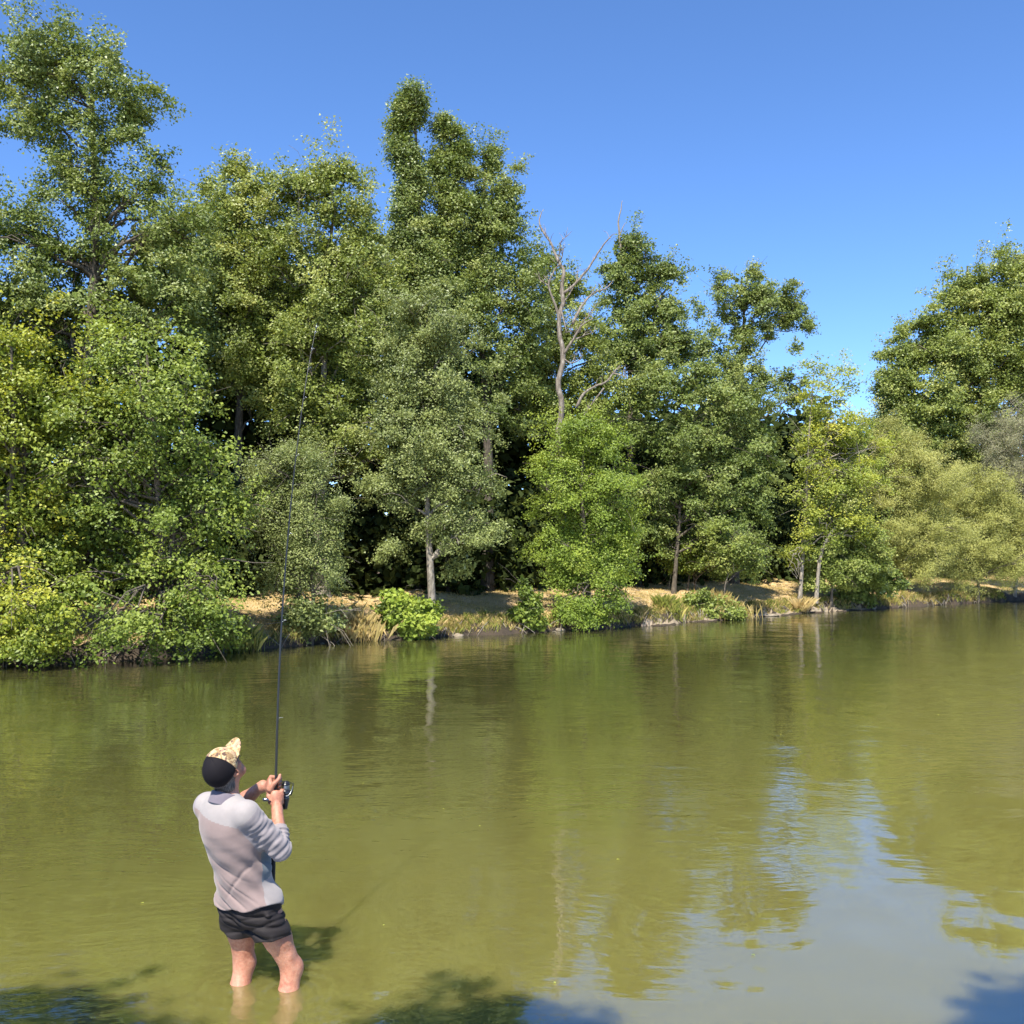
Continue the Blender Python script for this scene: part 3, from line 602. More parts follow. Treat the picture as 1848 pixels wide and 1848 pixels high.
# floating leaves on the near water
rng = np.random.default_rng(8)
P_ = np.stack([rng.uniform(-4, 9, 24), rng.uniform(5.6, 17, 24), np.full(24, .006)], 1)
v_, tn_ = leaves(P_, np.tile([0, 0, 1.], (24, 1)), .026, rng, spread=.04, droop=0)
tag(leaf_obj('floating_leaves', v_, tn_, L_GOLD, None), kind='stuff', label='tiny fallen leaves floating on the river')
m_fl, t__, p__ = new_mat('fallen_leaf'); p__.inputs['Base Color'].default_value = (.35, .27, .09, 1); p__.inputs['Roughness'].default_value = .6

# ------------------------------------------------------------------ trees behind the photographer (their shade falls on the near water)
def shade_tree(label, base, shadow_blobs, seed, heights):
    rng = np.random.default_rng(seed); W = []
    for (x, y, r), h in zip(shadow_blobs, heights):
        c = np.array([x, y, 0])+np.array(S)*h/S.z; W.append((c[0], c[1], c[2], r, r, r*.8))
    root = empty('riverside_tree', base, label, 'tree')
    V, T, BC = foliage(W, rng, leaf=.15, bough=.32, dens=.55, back=1.0, shell=.2); leaf_obj('crown', V, T, L_MID, root)
    a = np.array(base, float); parts = []; tp = smooth_path([a, a+[.1, .2, 3], [np.mean([w_[0] for w_ in W]), np.mean([w_[1] for w_ in W]), max(w_[2] for w_ in W)]], 12)
    parts.append(tube(tp, .22*np.linspace(1, .2, 12), 8, caps=False))
    for q_ in rng.choice(len(BC), min(24, len(BC)), replace=False):
        ii = int(rng.integers(4, 10)); parts.append(limb(tp[ii], BC[q_], .05, .01, rng)[0])
    tv_, tf_ = join(parts); mesh_obj('trunk', tv_, tf_, B_DARK, root, smooth=True)
shade_tree('riverside tree behind the photographer whose shade falls on the near water at left', (-6.5, -1.6, .9),
           [(-2.75, 4.35, 1.0), (-4.0, 3.6, 1.2), (-1.6, 3.75, 1.0), (-.45, 4.75, .6), (-.1, 4.3, .7)], 91, [7.5, 8, 8.5, 7, 6.8])
shade_tree('riverside tree behind the photographer whose shade falls on the near water at right', (-.5, -2.2, 1.0),
           [(2.7, 4.55, .75), (3.6, 4.2, 1.0), (4.4, 4.0, 1.2)], 92, [7, 8, 7.5])

# ------------------------------------------------------------------ implicit surfaces for the angler
class Field:
    def __init__(s, lo, hi, h):
        s.lo = np.array(lo, float); s.h = h; s.n = (np.ceil((np.array(hi)-s.lo)/h)).astype(int)+1
        s.d = np.full(s.n, 1.0, np.float32); s.lab = None
    def box(s, lo, hi):
        a = np.clip(((lo-s.lo)/s.h).astype(int), 0, s.n-1); b = np.clip(((hi-s.lo)/s.h).astype(int)+2, 0, s.n)
        sl = tuple(slice(x, y) for x, y in zip(a, b))
        g = np.meshgrid(*[s.lo[k]+s.h*np.arange(a[k], b[k]) for k in range(3)], indexing='ij')
        return sl, np.stack(g, -1).astype(np.float32)
    def put(s, sl, d, k):
        o = s.d[sl]
        if k == 0: s.d[sl] = np.minimum(o, d); return
        if k < 0: k = -k; d = -d; hh = np.clip(k-abs(o-d), 0, None)/k; s.d[sl] = np.maximum(o, d)+hh*hh*k*.25; return
        hh = np.clip(k-abs(o-d), 0, None)/k; s.d[sl] = np.minimum(o, d)-hh*hh*k*.25
    def cone(s, a, b, ra, rb, k=.02, flat=None, fk=1.0):
        a, b = np.array(a, float), np.array(b, float); m = max(ra, rb)*1.25+max(abs(k), .02)+.01
        sl, p = s.box(np.minimum(a, b)-m, np.maximum(a, b)+m); ba = b-a
        pa = p-a.astype(np.float32); t = np.clip(pa@ba/(ba@ba+1e-12), 0, 1); q = pa-t[..., None]*ba
        if flat is not None: f = np.array(flat, float); f /= np.linalg.norm(f); q = q+((fk-1)*(q@f))[..., None]*f
        s.put(sl, np.linalg.norm(q, axis=-1)-(ra+(rb-ra)*t), k)
    def ell(s, c, ax, r, k=.02):
        c = np.array(c, float); ax = np.array(ax, float); r = np.array(r, float); m = r.max()+abs(k)+.015
        sl, p = s.box(c-m, c+m); q = (p-c)@ax.T; k0 = np.linalg.norm(q/r, axis=-1); k1 = np.linalg.norm(q/(r*r), axis=-1)+1e-9
        s.put(sl, k0*(k0-1)/k1, k)
    def grid(s):
        g = np.meshgrid(*[s.lo[k]+s.h*np.arange(s.n[k]) for k in range(3)], indexing='ij'); return np.stack(g, -1).astype(np.float32)
    def mesh(s):
        d = s.d; ins = d < 0; c = np.zeros(np.array(d.shape)-1, np.int8)
        sh = [(a, b, e) for a in (0, 1) for b in (0, 1) for e in (0, 1)]; nx, ny, nz = c.shape
        for a, b, e in sh: c += ins[a:a+nx, b:b+ny, e:e+nz]
        act = (c > 0) & (c < 8); idx = -np.ones(c.shape, np.int64); I = np.argwhere(act); idx[act] = np.arange(len(I))
        acc = np.zeros((len(I), 3)); cnt = np.zeros(len(I))
        for u in sh:
            for ax in range(3):
                if u[ax]: continue
                v = list(u); v[ax] = 1
                d0 = d[I[:, 0]+u[0], I[:, 1]+u[1], I[:, 2]+u[2]]; d1 = d[I[:, 0]+v[0], I[:, 1]+v[1], I[:, 2]+v[2]]
                m = (d0 < 0) != (d1 < 0); t = np.where(m, d0/(d0-d1+1e-12), 0); p = np.tile(np.array(u, float), (len(I), 1)); p[:, ax] += t
                acc[m] += p[m]; cnt[m] += 1
        V = s.lo+s.h*(I+acc/cnt[:, None]); Fs = []
        for ax in range(3):
            o1, o2 = (ax+1) % 3, (ax+2) % 3; sl0 = [slice(None)]*3; sl1 = [slice(None)]*3; sl0[ax] = slice(0, -1); sl1[ax] = slice(1, None)
            a, b = ins[tuple(sl0)], ins[tuple(sl1)]; E = np.argwhere(a != b)
            E = E[(E[:, o1] > 0) & (E[:, o2] > 0) & (E[:, o1] < c.shape[o1]) & (E[:, o2] < c.shape[o2])]
            def cell(d1, d2):
                q = E.copy(); q[:, o1] -= d1; q[:, o2] -= d2; return idx[q[:, 0], q[:, 1], q[:, 2]]
            Q = np.stack([cell(1, 1), cell(0, 1), cell(0, 0), cell(1, 0)], 1); inside = a[E[:, 0], E[:, 1], E[:, 2]]
            Q[~inside] = Q[~inside][:, ::-1]; Fs.append(Q[(Q >= 0).all(1)])
        return V, np.concatenate(Fs)
def nz(v): v = np.array(v, float); return v/np.linalg.norm(v)

YAW = R(35); Fd = np.array([math.sin(YAW), math.cos(YAW), 0]); Rd = np.array([math.cos(YAW), -math.sin(YAW), 0]); UP = np.array([0, 0, 1.])
hips = np.array([-1.512, 5.78, .50]); sh = np.array([-1.607, 5.645, 1.06])
shR, shL = sh+Rd*.170+[0, 0, -.012], sh-Rd*.163+[0, 0, -.012]
elR, wrR = np.array([-1.305, 5.65, .825]), np.array([-1.355, 5.80, 1.005])
elL, wrL = np.array([-1.628, 6.00, .985]), np.array([-1.462, 5.90, 1.125])
# rod line
rod_pts = np.array([at(492, 1598, 5.84), at(494, 1520, 5.85), at(497, 1440, 5.86), at(498.5, 1380, 5.88), at(502, 1260, 5.92), at(508, 1130, 5.98), at(517, 1000, 6.05), at(530, 860, 6.15), at(546, 730, 6.28), at(559, 650, 6.38), at(571, 588, 6.46)])
gR = at(496.5, 1441, 5.86); gL = at(497.6, 1416, 5.865); ru = nz(at(498, 1400, 5.87)-at(496, 1460, 5.855))
hc = np.array([-1.612, 5.625, 1.272]); Fh = nz([math.cos(R(47))*math.sin(R(30)), math.cos(R(47))*math.cos(R(30)), math.sin(R(47))])
Rh = nz(np.cross(Fh, UP)); Uh = np.cross(Rh, Fh)
hax = np.array([Rh, Fh, Uh])
def hp(r, f, u): return hc+Rh*r+Fh*f+Uh*u

fig = empty('person', (-1.5, 5.75, -.45), 'wading man seen from behind, leaning back, in pale long sleeve top, black shorts and cap', 'person')
def skin():
    f = Field([-1.95, 5.3, -.5], [-1.1, 6.2, 1.48], .0055)
    # legs
    hL, hR = hips-Rd*.095, hips+Rd*.095
    kL, kR = np.array([-1.560, 5.855, .10]), np.array([-1.268, 5.78, .10])
    aL, aR = np.array([-1.570, 5.78, -.34]), np.array([-1.262, 5.69, -.34])
    for h_, k_, a_ in ((hL, kL, aL), (hR, kR, aR)):
        f.cone(h_, h_+(k_-h_)*.55, .098, .076, .03); f.cone(h_+(k_-h_)*.5, k_, .077, .056, .03)
        kn = nz(Fd*1.0)
        f.ell(k_+kn*.018, np.eye(3), [.05, .045, .055], .03)
        f.cone(k_, k_+(a_-k_)*.33-Fd*.022, .054, .060, .03); f.cone(k_+(a_-k_)*.33-Fd*.022, a_, .058, .036, .03)
        for sd in (-1, 1): f.cone(k_-Fd*.042+Rd*.026*sd+UP*.09, k_-Fd*.03+Rd*.03*sd-UP*.05, .014, .013, .02)
        f.cone(a_, a_-UP*.07, .036, .04, .02); f.cone(a_-UP*.08-Fd*.03, a_-UP*.085+Fd*.15, .036, .028, .03)
    # trunk and neck
    f.cone(hips, sh-UP*.08, .13, .14, .05, Fd, 1.35); f.cone(shL, shR, .06, .06, .06)
    f.cone(sh+UP*.0+Fd*.0, hp(0, -.035, -.075), .066, .058, .05)
    # arms
    for s_, e_, w_ in ((shR, elR, wrR), (shL, elL, wrL)):
        f.cone(s_, e_, .052, .042, .03); m_ = e_+(w_-e_)*.3; f.cone(e_, m_, .040, .045, .02); f.cone(m_, w_, .044, .029, .02)
        for kk in (-.010, .010): f.cone(m_+Rd*kk, w_+Rd*kk*1.1-Fd*.012, .024, .015, .012)
    # hands closed round the rod
    def hand(c, wr, side, wdir):
        wd = wdir-ru*np.dot(wdir, ru); wd = nz(wd); s_ = nz(np.cross(ru, wd))*side
        pt = lambda ph, r, h_: c+ru*h_+r*(math.cos(R(ph))*wd+math.sin(R(ph))*s_)
        pc = c+wd*.034+ru*-.004+s_*.004
        f.cone(wr, pc-ru*.012, .026, .027, .02, wd, 1.15)
        f.ell(pc, np.array([s_, wd, ru]), [.040, .021, .046], .016)
        for n_, (hh, ln) in enumerate(((.033, 1.0), (.0115, 1.07), (-.010, 1.0), (-.031, .86))):
            a0, a1, a2, a3 = pt(52, .045, hh*1.05), pt(100, .037, hh), pt(158, .027*ln+.003, hh*.95), pt(215*ln, .022, hh*.92)
            f.cone(a0, a1, .0118, .0105, .006); f.cone(a1, a2, .0104, .0095, .003); f.cone(a2, a3, .0095, .0082, .003)
            f.ell(a0, np.eye(3), [.0125]*3, .006)
        t0, t1, t2, t3 = pt(-40, .042, -.026), pt(-75, .040, .008), pt(-120, .031, .032), pt(-160, .024, .052)
        f.cone(t0, t1, .017, .0135, .012); f.cone(t1, t2, .013, .0115, .004); f.cone(t2, t3, .0115, .009, .003)
    hand(gR+ru*.012, wrR, 1, nz([.30, -.9, -.1])); hand(gL+ru*.004, wrL-np.array([0, 0, .018]), -1, nz([-.9, -.25, 0]))
    # head
    f.ell(hp(0, -.008, .018), hax, [.077, .098, .092], .02); f.ell(hp(0, .03, -.045), hax, [.060, .068, .070], .03)
    f.cone(hp(-.03, .055, -.085), hp(.03, .055, -.085), .028, .028, .025); f.ell(hp(0, .078, -.098), hax, [.022, .018, .016], .012)
    f.cone(hp(0, .088, .012), hp(0, .112, -.026), .009, .014, .010)
    for s_ in (-1, 1):
        f.ell(hp(.012*s_, .100, -.030), hax, [.010, .010, .008], .006)
        f.ell(hp(.032*s_, .092, .008), hax, [.017, .012, .011], -.012); f.ell(hp(.032*s_, .080, .007), hax, [.0125, .0125, .012], .002)
        f.cone(hp(.014*s_, .094, .030), hp(.050*s_, .080, .028), .009, .007, .010); f.ell(hp(.052*s_, .062, -.02), hax, [.018, .018, .016], .015)
        f.ell(hp(.080*s_, -.004, -.012), np.array([nz(Rh-Fh*.45*s_), Fh, Uh]), [.009, .021, .033], .006)
        f.ell(hp(.086*s_, .000, -.008), hax, [.006, .010, .017], -.006)
    f.cone(hp(-.020, .086, -.058), hp(.020, .086, -.058), .0075, .0075, .005); f.cone(hp(-.018, .084, -.071), hp(.018, .084, -.071), .008, .008, .005)
    f.cone(hp(-.022, .094, -.0645), hp(.022, .094, -.0645), .0025, .0025, -.004)
    return f.mesh()
def skin_mat():
    m, t, p = new_mat('sunburnt_skin'); v = pos(t)
    f1 = noise(t, 55, 6, .7, v); f2 = noise(t, 9, 4, .6, v)
    ff = math_(t, 'ADD', math_(t, 'MULTIPLY', f1, .5), math_(t, 'MULTIPLY', f2, .5))
    t.links.new(ramp(t, ff, [(.36, (.29, .105, .065)), (.5, (.40, .18, .115)), (.64, (.48, .25, .17))]), p.inputs['Base Color'])
    p.inputs['Roughness'].default_value = .5; p.inputs['Subsurface Weight'].default_value = .15; p.inputs['Subsurface Radius'].default_value = (.01, .004, .002)
    t.links.new(bump(t, f1, .004), p.inputs['Normal']); return m
V, Fs = skin(); mesh_obj('body', V, Fs, skin_mat(), fig, smooth=True)

# ---- clothes
def cloth_mat(name, c, c2=None, weave=.0015, rough=.85, sheen=.2):
    m, t, p = new_mat(name); v = pos(t); f1 = noise(t, 30, 4, .6, v); f2 = noise(t, 9, 3, .5, pos(t, (1, 1, .5)))
    c2 = c2 or tuple(x*.94 for x in c)
    t.links.new(ramp(t, f1, [(.35, c2), (.65, c)]), p.inputs['Base Color']); p.inputs['Roughness'].default_value = rough
    p.inputs['Sheen Weight'].default_value = sheen; p.inputs['Specular IOR Level'].default_value = .22
    h_ = math_(t, 'ADD', math_(t, 'MULTIPLY', f2, 1.0), math_(t, 'MULTIPLY', f1, .12))
    t.links.new(bump(t, h_, .0035), p.inputs['Normal']); return m
M_BACK = cloth_mat('mauve_grey_knit', (.262, .196, .184)); M_YOKE = cloth_mat('white_knit', (.30, .272, .268)); M_SLV = cloth_mat('pale_grey_knit', (.255, .225, .233))
M_SIDE = cloth_mat('slate_mesh', (.12, .15, .18)); M_COL = cloth_mat('grey_collar_knit', (.15, .13, .16)); M_SHORT = cloth_mat('black_nylon', (.020, .017, .018), rough=.75, sheen=.0)
M_CAPB = cloth_mat('black_mesh', (.007, .0055, .008), rough=.8, sheen=0)
def fold_dirs(p, k):  # smooth ridged noise built from sines
    a = np.sin(p@np.array([31., -9, 47])+2.3*np.sin(p@np.array([9., 14, 5]))+k); b = np.sin(p@np.array([-23., 29, 38])+2*np.sin(p@np.array([6., -11, 12]))+2*k)
    return a, b
def shirt():
    f = Field([-1.98, 5.3, .36], [-1.1, 6.2, 1.26], .0055)
    w1 = hips+(sh-hips)*.33-Fd*.01; w2 = hips+(sh-hips)*.7-Fd*.005
    f.cone(hips-UP*.06, w1, .178, .160, .05, Fd, 1.34); f.cone(w1, w2, .160, .182, .06, Fd, 1.38); f.cone(w2, sh-UP*.085, .186, .180, .06, Fd, 1.5); f.cone(hips-Rd*.088-UP*.02, hips+Rd*.088-UP*.02, .139, .139, .05)
    f.cone(shL-UP*.018, shR-UP*.018, .060, .060, .05); f.cone(sh-UP*.02, sh+UP*.03, .082, .060, .045, Fd, 1.1)
    f.ell(w1+Fd*.06, np.array([Rd, Fd, UP]), [.15, .11, .16], .05)
    f.cone(shR, elR, .073, .061, .04); e2 = elR+(wrR-elR)*.42; f.cone(elR-UP*.004, e2, .060, .055, .02)
    f.cone(shL, elL, .073, .058, .04); e3 = elL+(wrL-elL)*.12; f.cone(elL, e3, .056, .050, .02)
    p = f.grid(); hp_ = (p-hips); d = f.d
    # wrinkles: long diagonal pulls on the back, tight creases in the sleeves
    near = np.abs(d) < .05; P = p[near].astype(float); z = P[:, 2]; r = (P-hips)@Rd
    def crease(x, wd): return np.exp(-(x/wd)**2)
    dd = np.zeros(len(P))
    for c0, sl, amp, wd, zz, zw in ((.24, -.85, .007, .009, .60, .09), (.15, -.75, .009, .009, .57, .08), (.06, -.55, .008, .009, .50, .05), (.10, 1.3, .008, .013, .66, .09), (.02, -.25, .007, .008, .49, .04), (.30, -.6, .005, .010, .72, .06)):
        dd += amp*crease((z-.44)-c0-sl*r, wd)*crease(z-zz, zw)*1.0
    a_, b_ = fold_dirs(P, .7); dd += .0042*a_*np.clip((.98-z)/.2, 0, 1)+.0012*b_
    t_arm = (P-shR)@(elR-shR)/((elR-shR)@(elR-shR)); dl = np.linalg.norm((P-shR)-np.clip(t_arm, 0, 1)[:, None]*(elR-shR), axis=1)
    arm = np.clip((.09-dl)/.02, 0, 1)*np.clip(t_arm/.25, 0, 1); ang = (P-shR)@nz([.3, -1, .2])
    dd += arm*.0034*(np.sin(t_arm*30+ang*42+1.6*np.sin(ang*37))+.6*np.sin(t_arm*53-ang*28+1.3*np.sin(ang*61+1)))
    t_f = (P-elR)@(wrR-elR)/((wrR-elR)@(wrR-elR)); dl = np.linalg.norm((P-elR)-np.clip(t_f, 0, 1)[:, None]*(wrR-elR), axis=1)
    dd += np.clip((.075-dl)/.02, 0, 1)*.004*np.sin(t_f*60+ang*20)*np.clip(t_f*5, 0, 1)
    d[near] += dd.astype(np.float32)
    # hem, collar and cuffs cut cleanly
    r_ = hp_@Rd; hem = .455+.10*r_+.9*np.clip(r_-.05, 0, 1)**2-(hp_@Fd)*.12+.008*np.sin(r_*38)
    d[...] = np.maximum(d, (hem-p[..., 2])); ax = nz(wrR-elR); d[...] = np.maximum(d, np.where((p@ax) > (elR@ax)-.02, (p-e2)@ax-.028, -1)*(np.linalg.norm(p-e2, axis=-1) < .12)-1.0*(np.linalg.norm(p-e2, axis=-1) >= .12))
    ax = nz(wrL-elL); m_ = np.linalg.norm(p-e3, axis=-1) < .10; d[...] = np.maximum(d, np.where(m_, (p-e3)@ax-.02, -1))
    V, Fs = f.mesh(); c = V[Fs].mean(1); mi = np.zeros(len(Fs), int)
    r = (c-sh)@Rd; fo = (c-sh)@Fd; z = c[:, 2]
    seam = 1.045-.20*(r+.16); mi[z > seam] = 1
    arm = r > .150+.25*np.clip(z-1.02, 0, 1); t_arm = (c-shR)@(elR-shR); tt_ = np.clip(t_arm/((elR-shR)@(elR-shR)), 0, 1); da = np.linalg.norm((c-shR)-tt_[:, None]*(elR-shR), axis=1)
    arm = ((da < .092) & (t_arm > .002)) & (r > .14) | (np.linalg.norm(c-elR, axis=1) < .10) | (np.linalg.norm(c-e2, axis=1) < .11); mi[arm] = 2
    mi[(r < -.175) & (z > .9)] = 2
    rr = (c-hips)@Rd; ff = (c-hips)@Fd; sl_ = (rr > .07) & (ff > -.055-.25*(z-.5)*0) & (z < 1.0) & ~arm; mi[sl_ & (z > .66-.5*(rr-.13))] = 3; mi[sl_ & (z <= .66-.5*(rr-.13))] = 1
    return V, Fs, mi
V, Fs, mi = shirt(); so = mesh_obj('long_sleeve_top', V, Fs, [M_BACK, M_YOKE, M_SLV, M_SIDE], fig, smooth=True, matidx=mi)
# collar
ct = np.linspace(0, 2*np.pi, 40, endpoint=False); rows = []
nb = sh+UP*.052; nd = nz(hp(0, -.03, -.08)-sh)
cr = nz(np.cross(nd, Fd)); cf = nz(np.cross(cr, nd)); cf = cf if cf@Fd > 0 else -cf
for hgt, ra in ((-.035, .095), (-.008, .088), (.024, .081), (.028, .076), (.022, .070), (.0, .067)):
    rows.append(nb+nd*hgt+ra*(np.cos(ct)[:, None]*cr*1.0+np.sin(ct)[:, None]*cf*1.02)-nd*(np.sin(ct)[:, None]*.014+.0))
V = np.concatenate(rows); Fs = [(i*40+j, i*40+(j+1) % 40, (i+1)*40+(j+1) % 40, (i+1)*40+j) for i in range(5) for j in range(40)]
mesh_obj('collar', V, Fs, M_COL, fig, smooth=True)
def shorts():
    f = Field([-1.9, 5.45, .18], [-1.1, 6.1, .66], .005)
    hL, hR = hips-Rd*.095, hips+Rd*.095; kL, kR = np.array([-1.572, 5.83, .09]), np.array([-1.283, 5.75, .09])
    f.cone(hips-UP*.02, hips+UP*.05, .165, .145, .03, Fd, 1.4)
    for h_, k_ in ((hL, kL), (hR, kR)): f.cone(h_-UP*.0-Fd*.012, h_+(k_-h_)*.52-Fd*.004, .107, .105, .05)
    f.ell(hips-Fd*.05-Rd*.06-UP*.05, np.eye(3), [.085, .075, .09], .05); f.ell(hips-Fd*.05+Rd*.06-UP*.05, np.eye(3), [.085, .075, .09], .05)
    # bunched pocket at the right hip
    pk = hips+Rd*.200+UP*-.075-Fd*.01; f.cone(pk-Fd*.03+UP*.03, pk+Fd*.05-UP*.0, .022, .017, .015); f.ell(pk-UP*.12+Rd*.01, np.eye(3), [.02, .03, .035], .02)
    p = f.grid(); d = f.d; near = np.abs(d) < .05; P = p[near].astype(float); z = P[:, 2]; r = (P-hips)@Rd
    dd = 0
    for c0, sl, amp, wd in ((.475, -.28, .009, .010), (.435, -.38, .010, .012), (.395, -.55, .010, .012), (.36, -.30, .008, .010), (.33, .25, .007, .010), (.415, .1, .006, .009)):
        dd = dd+amp*np.exp(-((z-c0-sl*r-.6*r*r)/wd)**2)
    a_, b_ = fold_dirs(P, 2.1); dd = dd+.003*a_+.003*b_; d[near] += dd.astype(np.float32)
    hp_ = p-hips; r_ = hp_@Rd; hem = .318-.03*np.cos(np.clip((r_-.045)/.13, -3, 3))*1.3+.10*np.clip(-r_, 0, 1)*.4+.005*np.sin(r_*50)
    d[...] = np.maximum(d, hem-p[..., 2])
    return f.mesh()
V, Fs = shorts(); mesh_obj('shorts', V, Fs, M_SHORT, fig, smooth=True)
# short grey hair on the nape and temples
def hair():
    f = Field([-1.76, 5.45, 1.08], [-1.44, 5.82, 1.42], .0045)
    f.ell(hp(0, -.014, .012), hax, [.0815, .100, .094], .01); f.cone(hp(-.03, -.062, -.06), hp(.03, -.062, -.06), .040, .040, .02)
    p = f.grid(); q = (p-hc); fo = q@Fh; u = q@Uh; a = np.sin(p@np.array([400., 120, 60]))*.0012
    f.d += a.astype(np.float32); f.d[...] = np.maximum(f.d, np.maximum(fo-.022-.0*u, -(u+.098))); f.d[...] = np.maximum(f.d, np.where(u < -.03, fo+.012, -1)); return f.mesh()
m_hair, t__, p__ = new_mat('grey_hair'); f__ = noise(t__, 200, 3, .6, pos(t__, (1, 1, .2)))
t__.links.new(ramp(t__, f__, [(.35, (.03, .025, .022)), (.7, (.16, .14, .13))]), p__.inputs['Base Color']); p__.inputs['Roughness'].default_value = .7
V, Fs = hair(); mesh_obj('hair', V, Fs, m_hair, fig, smooth=True)
# cap
def camo():
    m, t, p = new_mat('camouflage_cotton'); v = pos(t, (1, 1, 1))
    f1 = noise(t, 26, 2, .5, v, .8); f2 = noise(t, 42, 2, .5, pos(t, (1.3, 1, .8)), 1.2)
    base = ramp(t, f1, [(.42, (.30, .19, .09)), (.46, (.50, .37, .19)), (.57, (.58, .44, .24)), (.60, (.40, .24, .16))])
    br = ramp(t, f2, [(.56, (0, 0, 0)), (.60, (1, 1, 1))]); n = N(t, 'ShaderNodeMix', data_type='RGBA')
    t.links.new(br, n.inputs[0]); t.links.new(base, n.inputs[6]); n.inputs[7].default_value = (.10, .055, .04, 1)
    t.links.new(n.outputs[2], p.inputs['Base Color']); p.inputs['Roughness'].default_value = .85; return m
M_CAMO = camo()
def cap_patch(ph0, ph1, nph, th1, bulge, thick=.004):
    """section of the cap crown; ph measured from the front, th from the button"""
    ph = np.linspace(R(ph0), R(ph1), nph); th = np.linspace(.02, 1, 14); V = []
    for sgn in (0, 1):
        for a in th:
            for b in ph:
                back = .5-.5*math.cos(b); T = R(a*(th1[0]*(1-back)+th1[1]*back)); rx, ry, rz = .091, .112+.004*(1-back), .104+bulge*(1-back)
                k = 1-.045*sgn; seam = 1-.012*abs(math.cos(3*b))**12*(1-sgn)
                V.append(hp(rx*k*seam*math.sin(T)*math.sin(b), ry*k*seam*math.sin(T)*math.cos(b)-.006, .028+rz*k*seam*math.cos(T)))
    V = np.array(V); n, m_ = len(th), nph; Fs = []
    for i in range(n-1):
        for j in range(m_-1):
            a = i*m_+j; Fs.append((a, a+1, a+m_+1, a+m_)); b = a+n*m_; Fs.append((b, b+m_, b+m_+1, b+1))
    for j in range(m_-1): a = (n-1)*m_+j; Fs.append((a, a+1, a+1+n*m_, a+n*m_))
    for i in range(n-1):
        for j in (0, m_-1): a = i*m_+j; Fs.append((a, a+m_, a+m_+n*m_, a+n*m_))
    return V, Fs
V, Fs = cap_patch(78, 282, 40, (92, 118), .006); cap = mesh_obj('cap', V, Fs, M_CAPB, fig, smooth=True); cap['label'] = 'baseball cap with black mesh back'
V, Fs = cap_patch(-80, 80, 34, (92, 118), .010); V = hc+(V-hc)*1.012; mesh_obj('front_panel', V, Fs, M_CAMO, cap, smooth=True)['label'] = 'camouflage front panel'
V = []
for sgn in (0, 1):
    for a in np.linspace(0, 1, 8):
        for b in np.linspace(-1, 1, 21):
            x = .074*b*(1-.12*a*a); ln = .078*math.sqrt(max(0, 1-.82*b*b))
            y = .118*math.sqrt(max(0, 1-(x/.093)**2))-.008+a*ln; V.append(hp(x, y, .036-.30*x*x/.09*.9+.006*a-.004*sgn))
V = np.array(V); Fs = []
for i in range(7):
    for j in range(20): a = i*21+j; Fs.append((a, a+1, a+22, a+21)); b = a+168; Fs.append((b, b+21, b+22, b+1))
for j in range(20): a = 7*21+j; Fs.append((a, a+1, a+169, a+168)); a = j; Fs.append((a, a+168, a+169, a+1))
mesh_obj('brim', V, Fs, M_CAMO, cap, smooth=True)
# sunglasses
m_gl, t__, p__ = new_mat('black_plastic'); p__.inputs['Base Color'].default_value = (.01, .01, .012, 1); p__.inputs['Roughness'].default_value = .25
sg = finish_tube('sunglasses', [tube(smooth_path([hp(.079*s_, -.02, .022), hp(.084*s_, .04, .026), hp(.070*s_, .088, .022)], 8), .0035, 6) for s_ in (-1, 1)]+[tube(smooth_path([hp(-.07, .088, .022), hp(-.035, .108, .02), hp(0, .112, .018), hp(.035, .108, .02), hp(.07, .088, .022)], 12), .0035, 6)], m_gl, fig)
for s_ in (-1, 1):
    V = []; 
    for k_ in (0, 1):
        for q_ in range(16):
            a = q_*math.pi/8; V.append(hp(s_*.036+.029*math.cos(a), .109-.010*abs(math.cos(a))-.004*k_-.16*abs(s_*.036+.029*math.cos(a))**2*5, .008+.019*math.sin(a)))
    me_ = bpy.data.meshes.new('lens'); off = np.array(fig.location); me_.from_pydata((np.array(V)-off).tolist(), [], [tuple(range(16)), tuple(range(31, 15, -1))]+[(j, (j+1) % 16, 16+(j+1) % 16, 16+j) for j in range(16)])
    me_.materials.append(m_gl); lo = bpy.data.objects.new('lens', me_); C.objects.link(lo); lo.parent = fig; lo.parent = sg; lo.location = (0, 0, 0); me_.transform(Matrix.Translation(fig.location-fig.location))

# ------------------------------------------------------------------ fishing rod
m_rod, t__, p__ = new_mat('carbon_blank'); p__.inputs['Base Color'].default_value = (.015, .015, .016, 1); p__.inputs['Roughness'].default_value = .28
m_grip, t__, p__ = new_mat('rod_grip'); p__.inputs['Base Color'].default_value = (.012, .012, .012, 1); p__.inputs['Roughness'].default_value = .7
m_met, t__, p__ = new_mat('gunmetal'); p__.inputs['Base Color'].default_value = (.35, .36, .38, 1); p__.inputs['Metallic'].default_value = 1; p__.inputs['Roughness'].default_value = .28
m_blk, t__, p__ = new_mat('black_reel'); p__.inputs['Base Color'].default_value = (.018, .018, .02, 1); p__.inputs['Roughness'].default_value = .22; p__.inputs['Coat Weight'].default_value = .4
rod = empty('fishing_rod', rod_pts[0], 'long slim black fishing rod held upright, tip bending to the right against the trees', 'fishing rod')
RP = smooth_path(rod_pts, 60)
finish_tube('blank', [tube(RP, np.interp(np.linspace(0, 1, 60), [0, .15, .5, 1], [.0095, .0085, .0055, .0016]), 8)], m_rod, rod)
finish_tube('grip', [tube(RP[:12], [.014]*11+[.012], 10)], m_grip, rod)
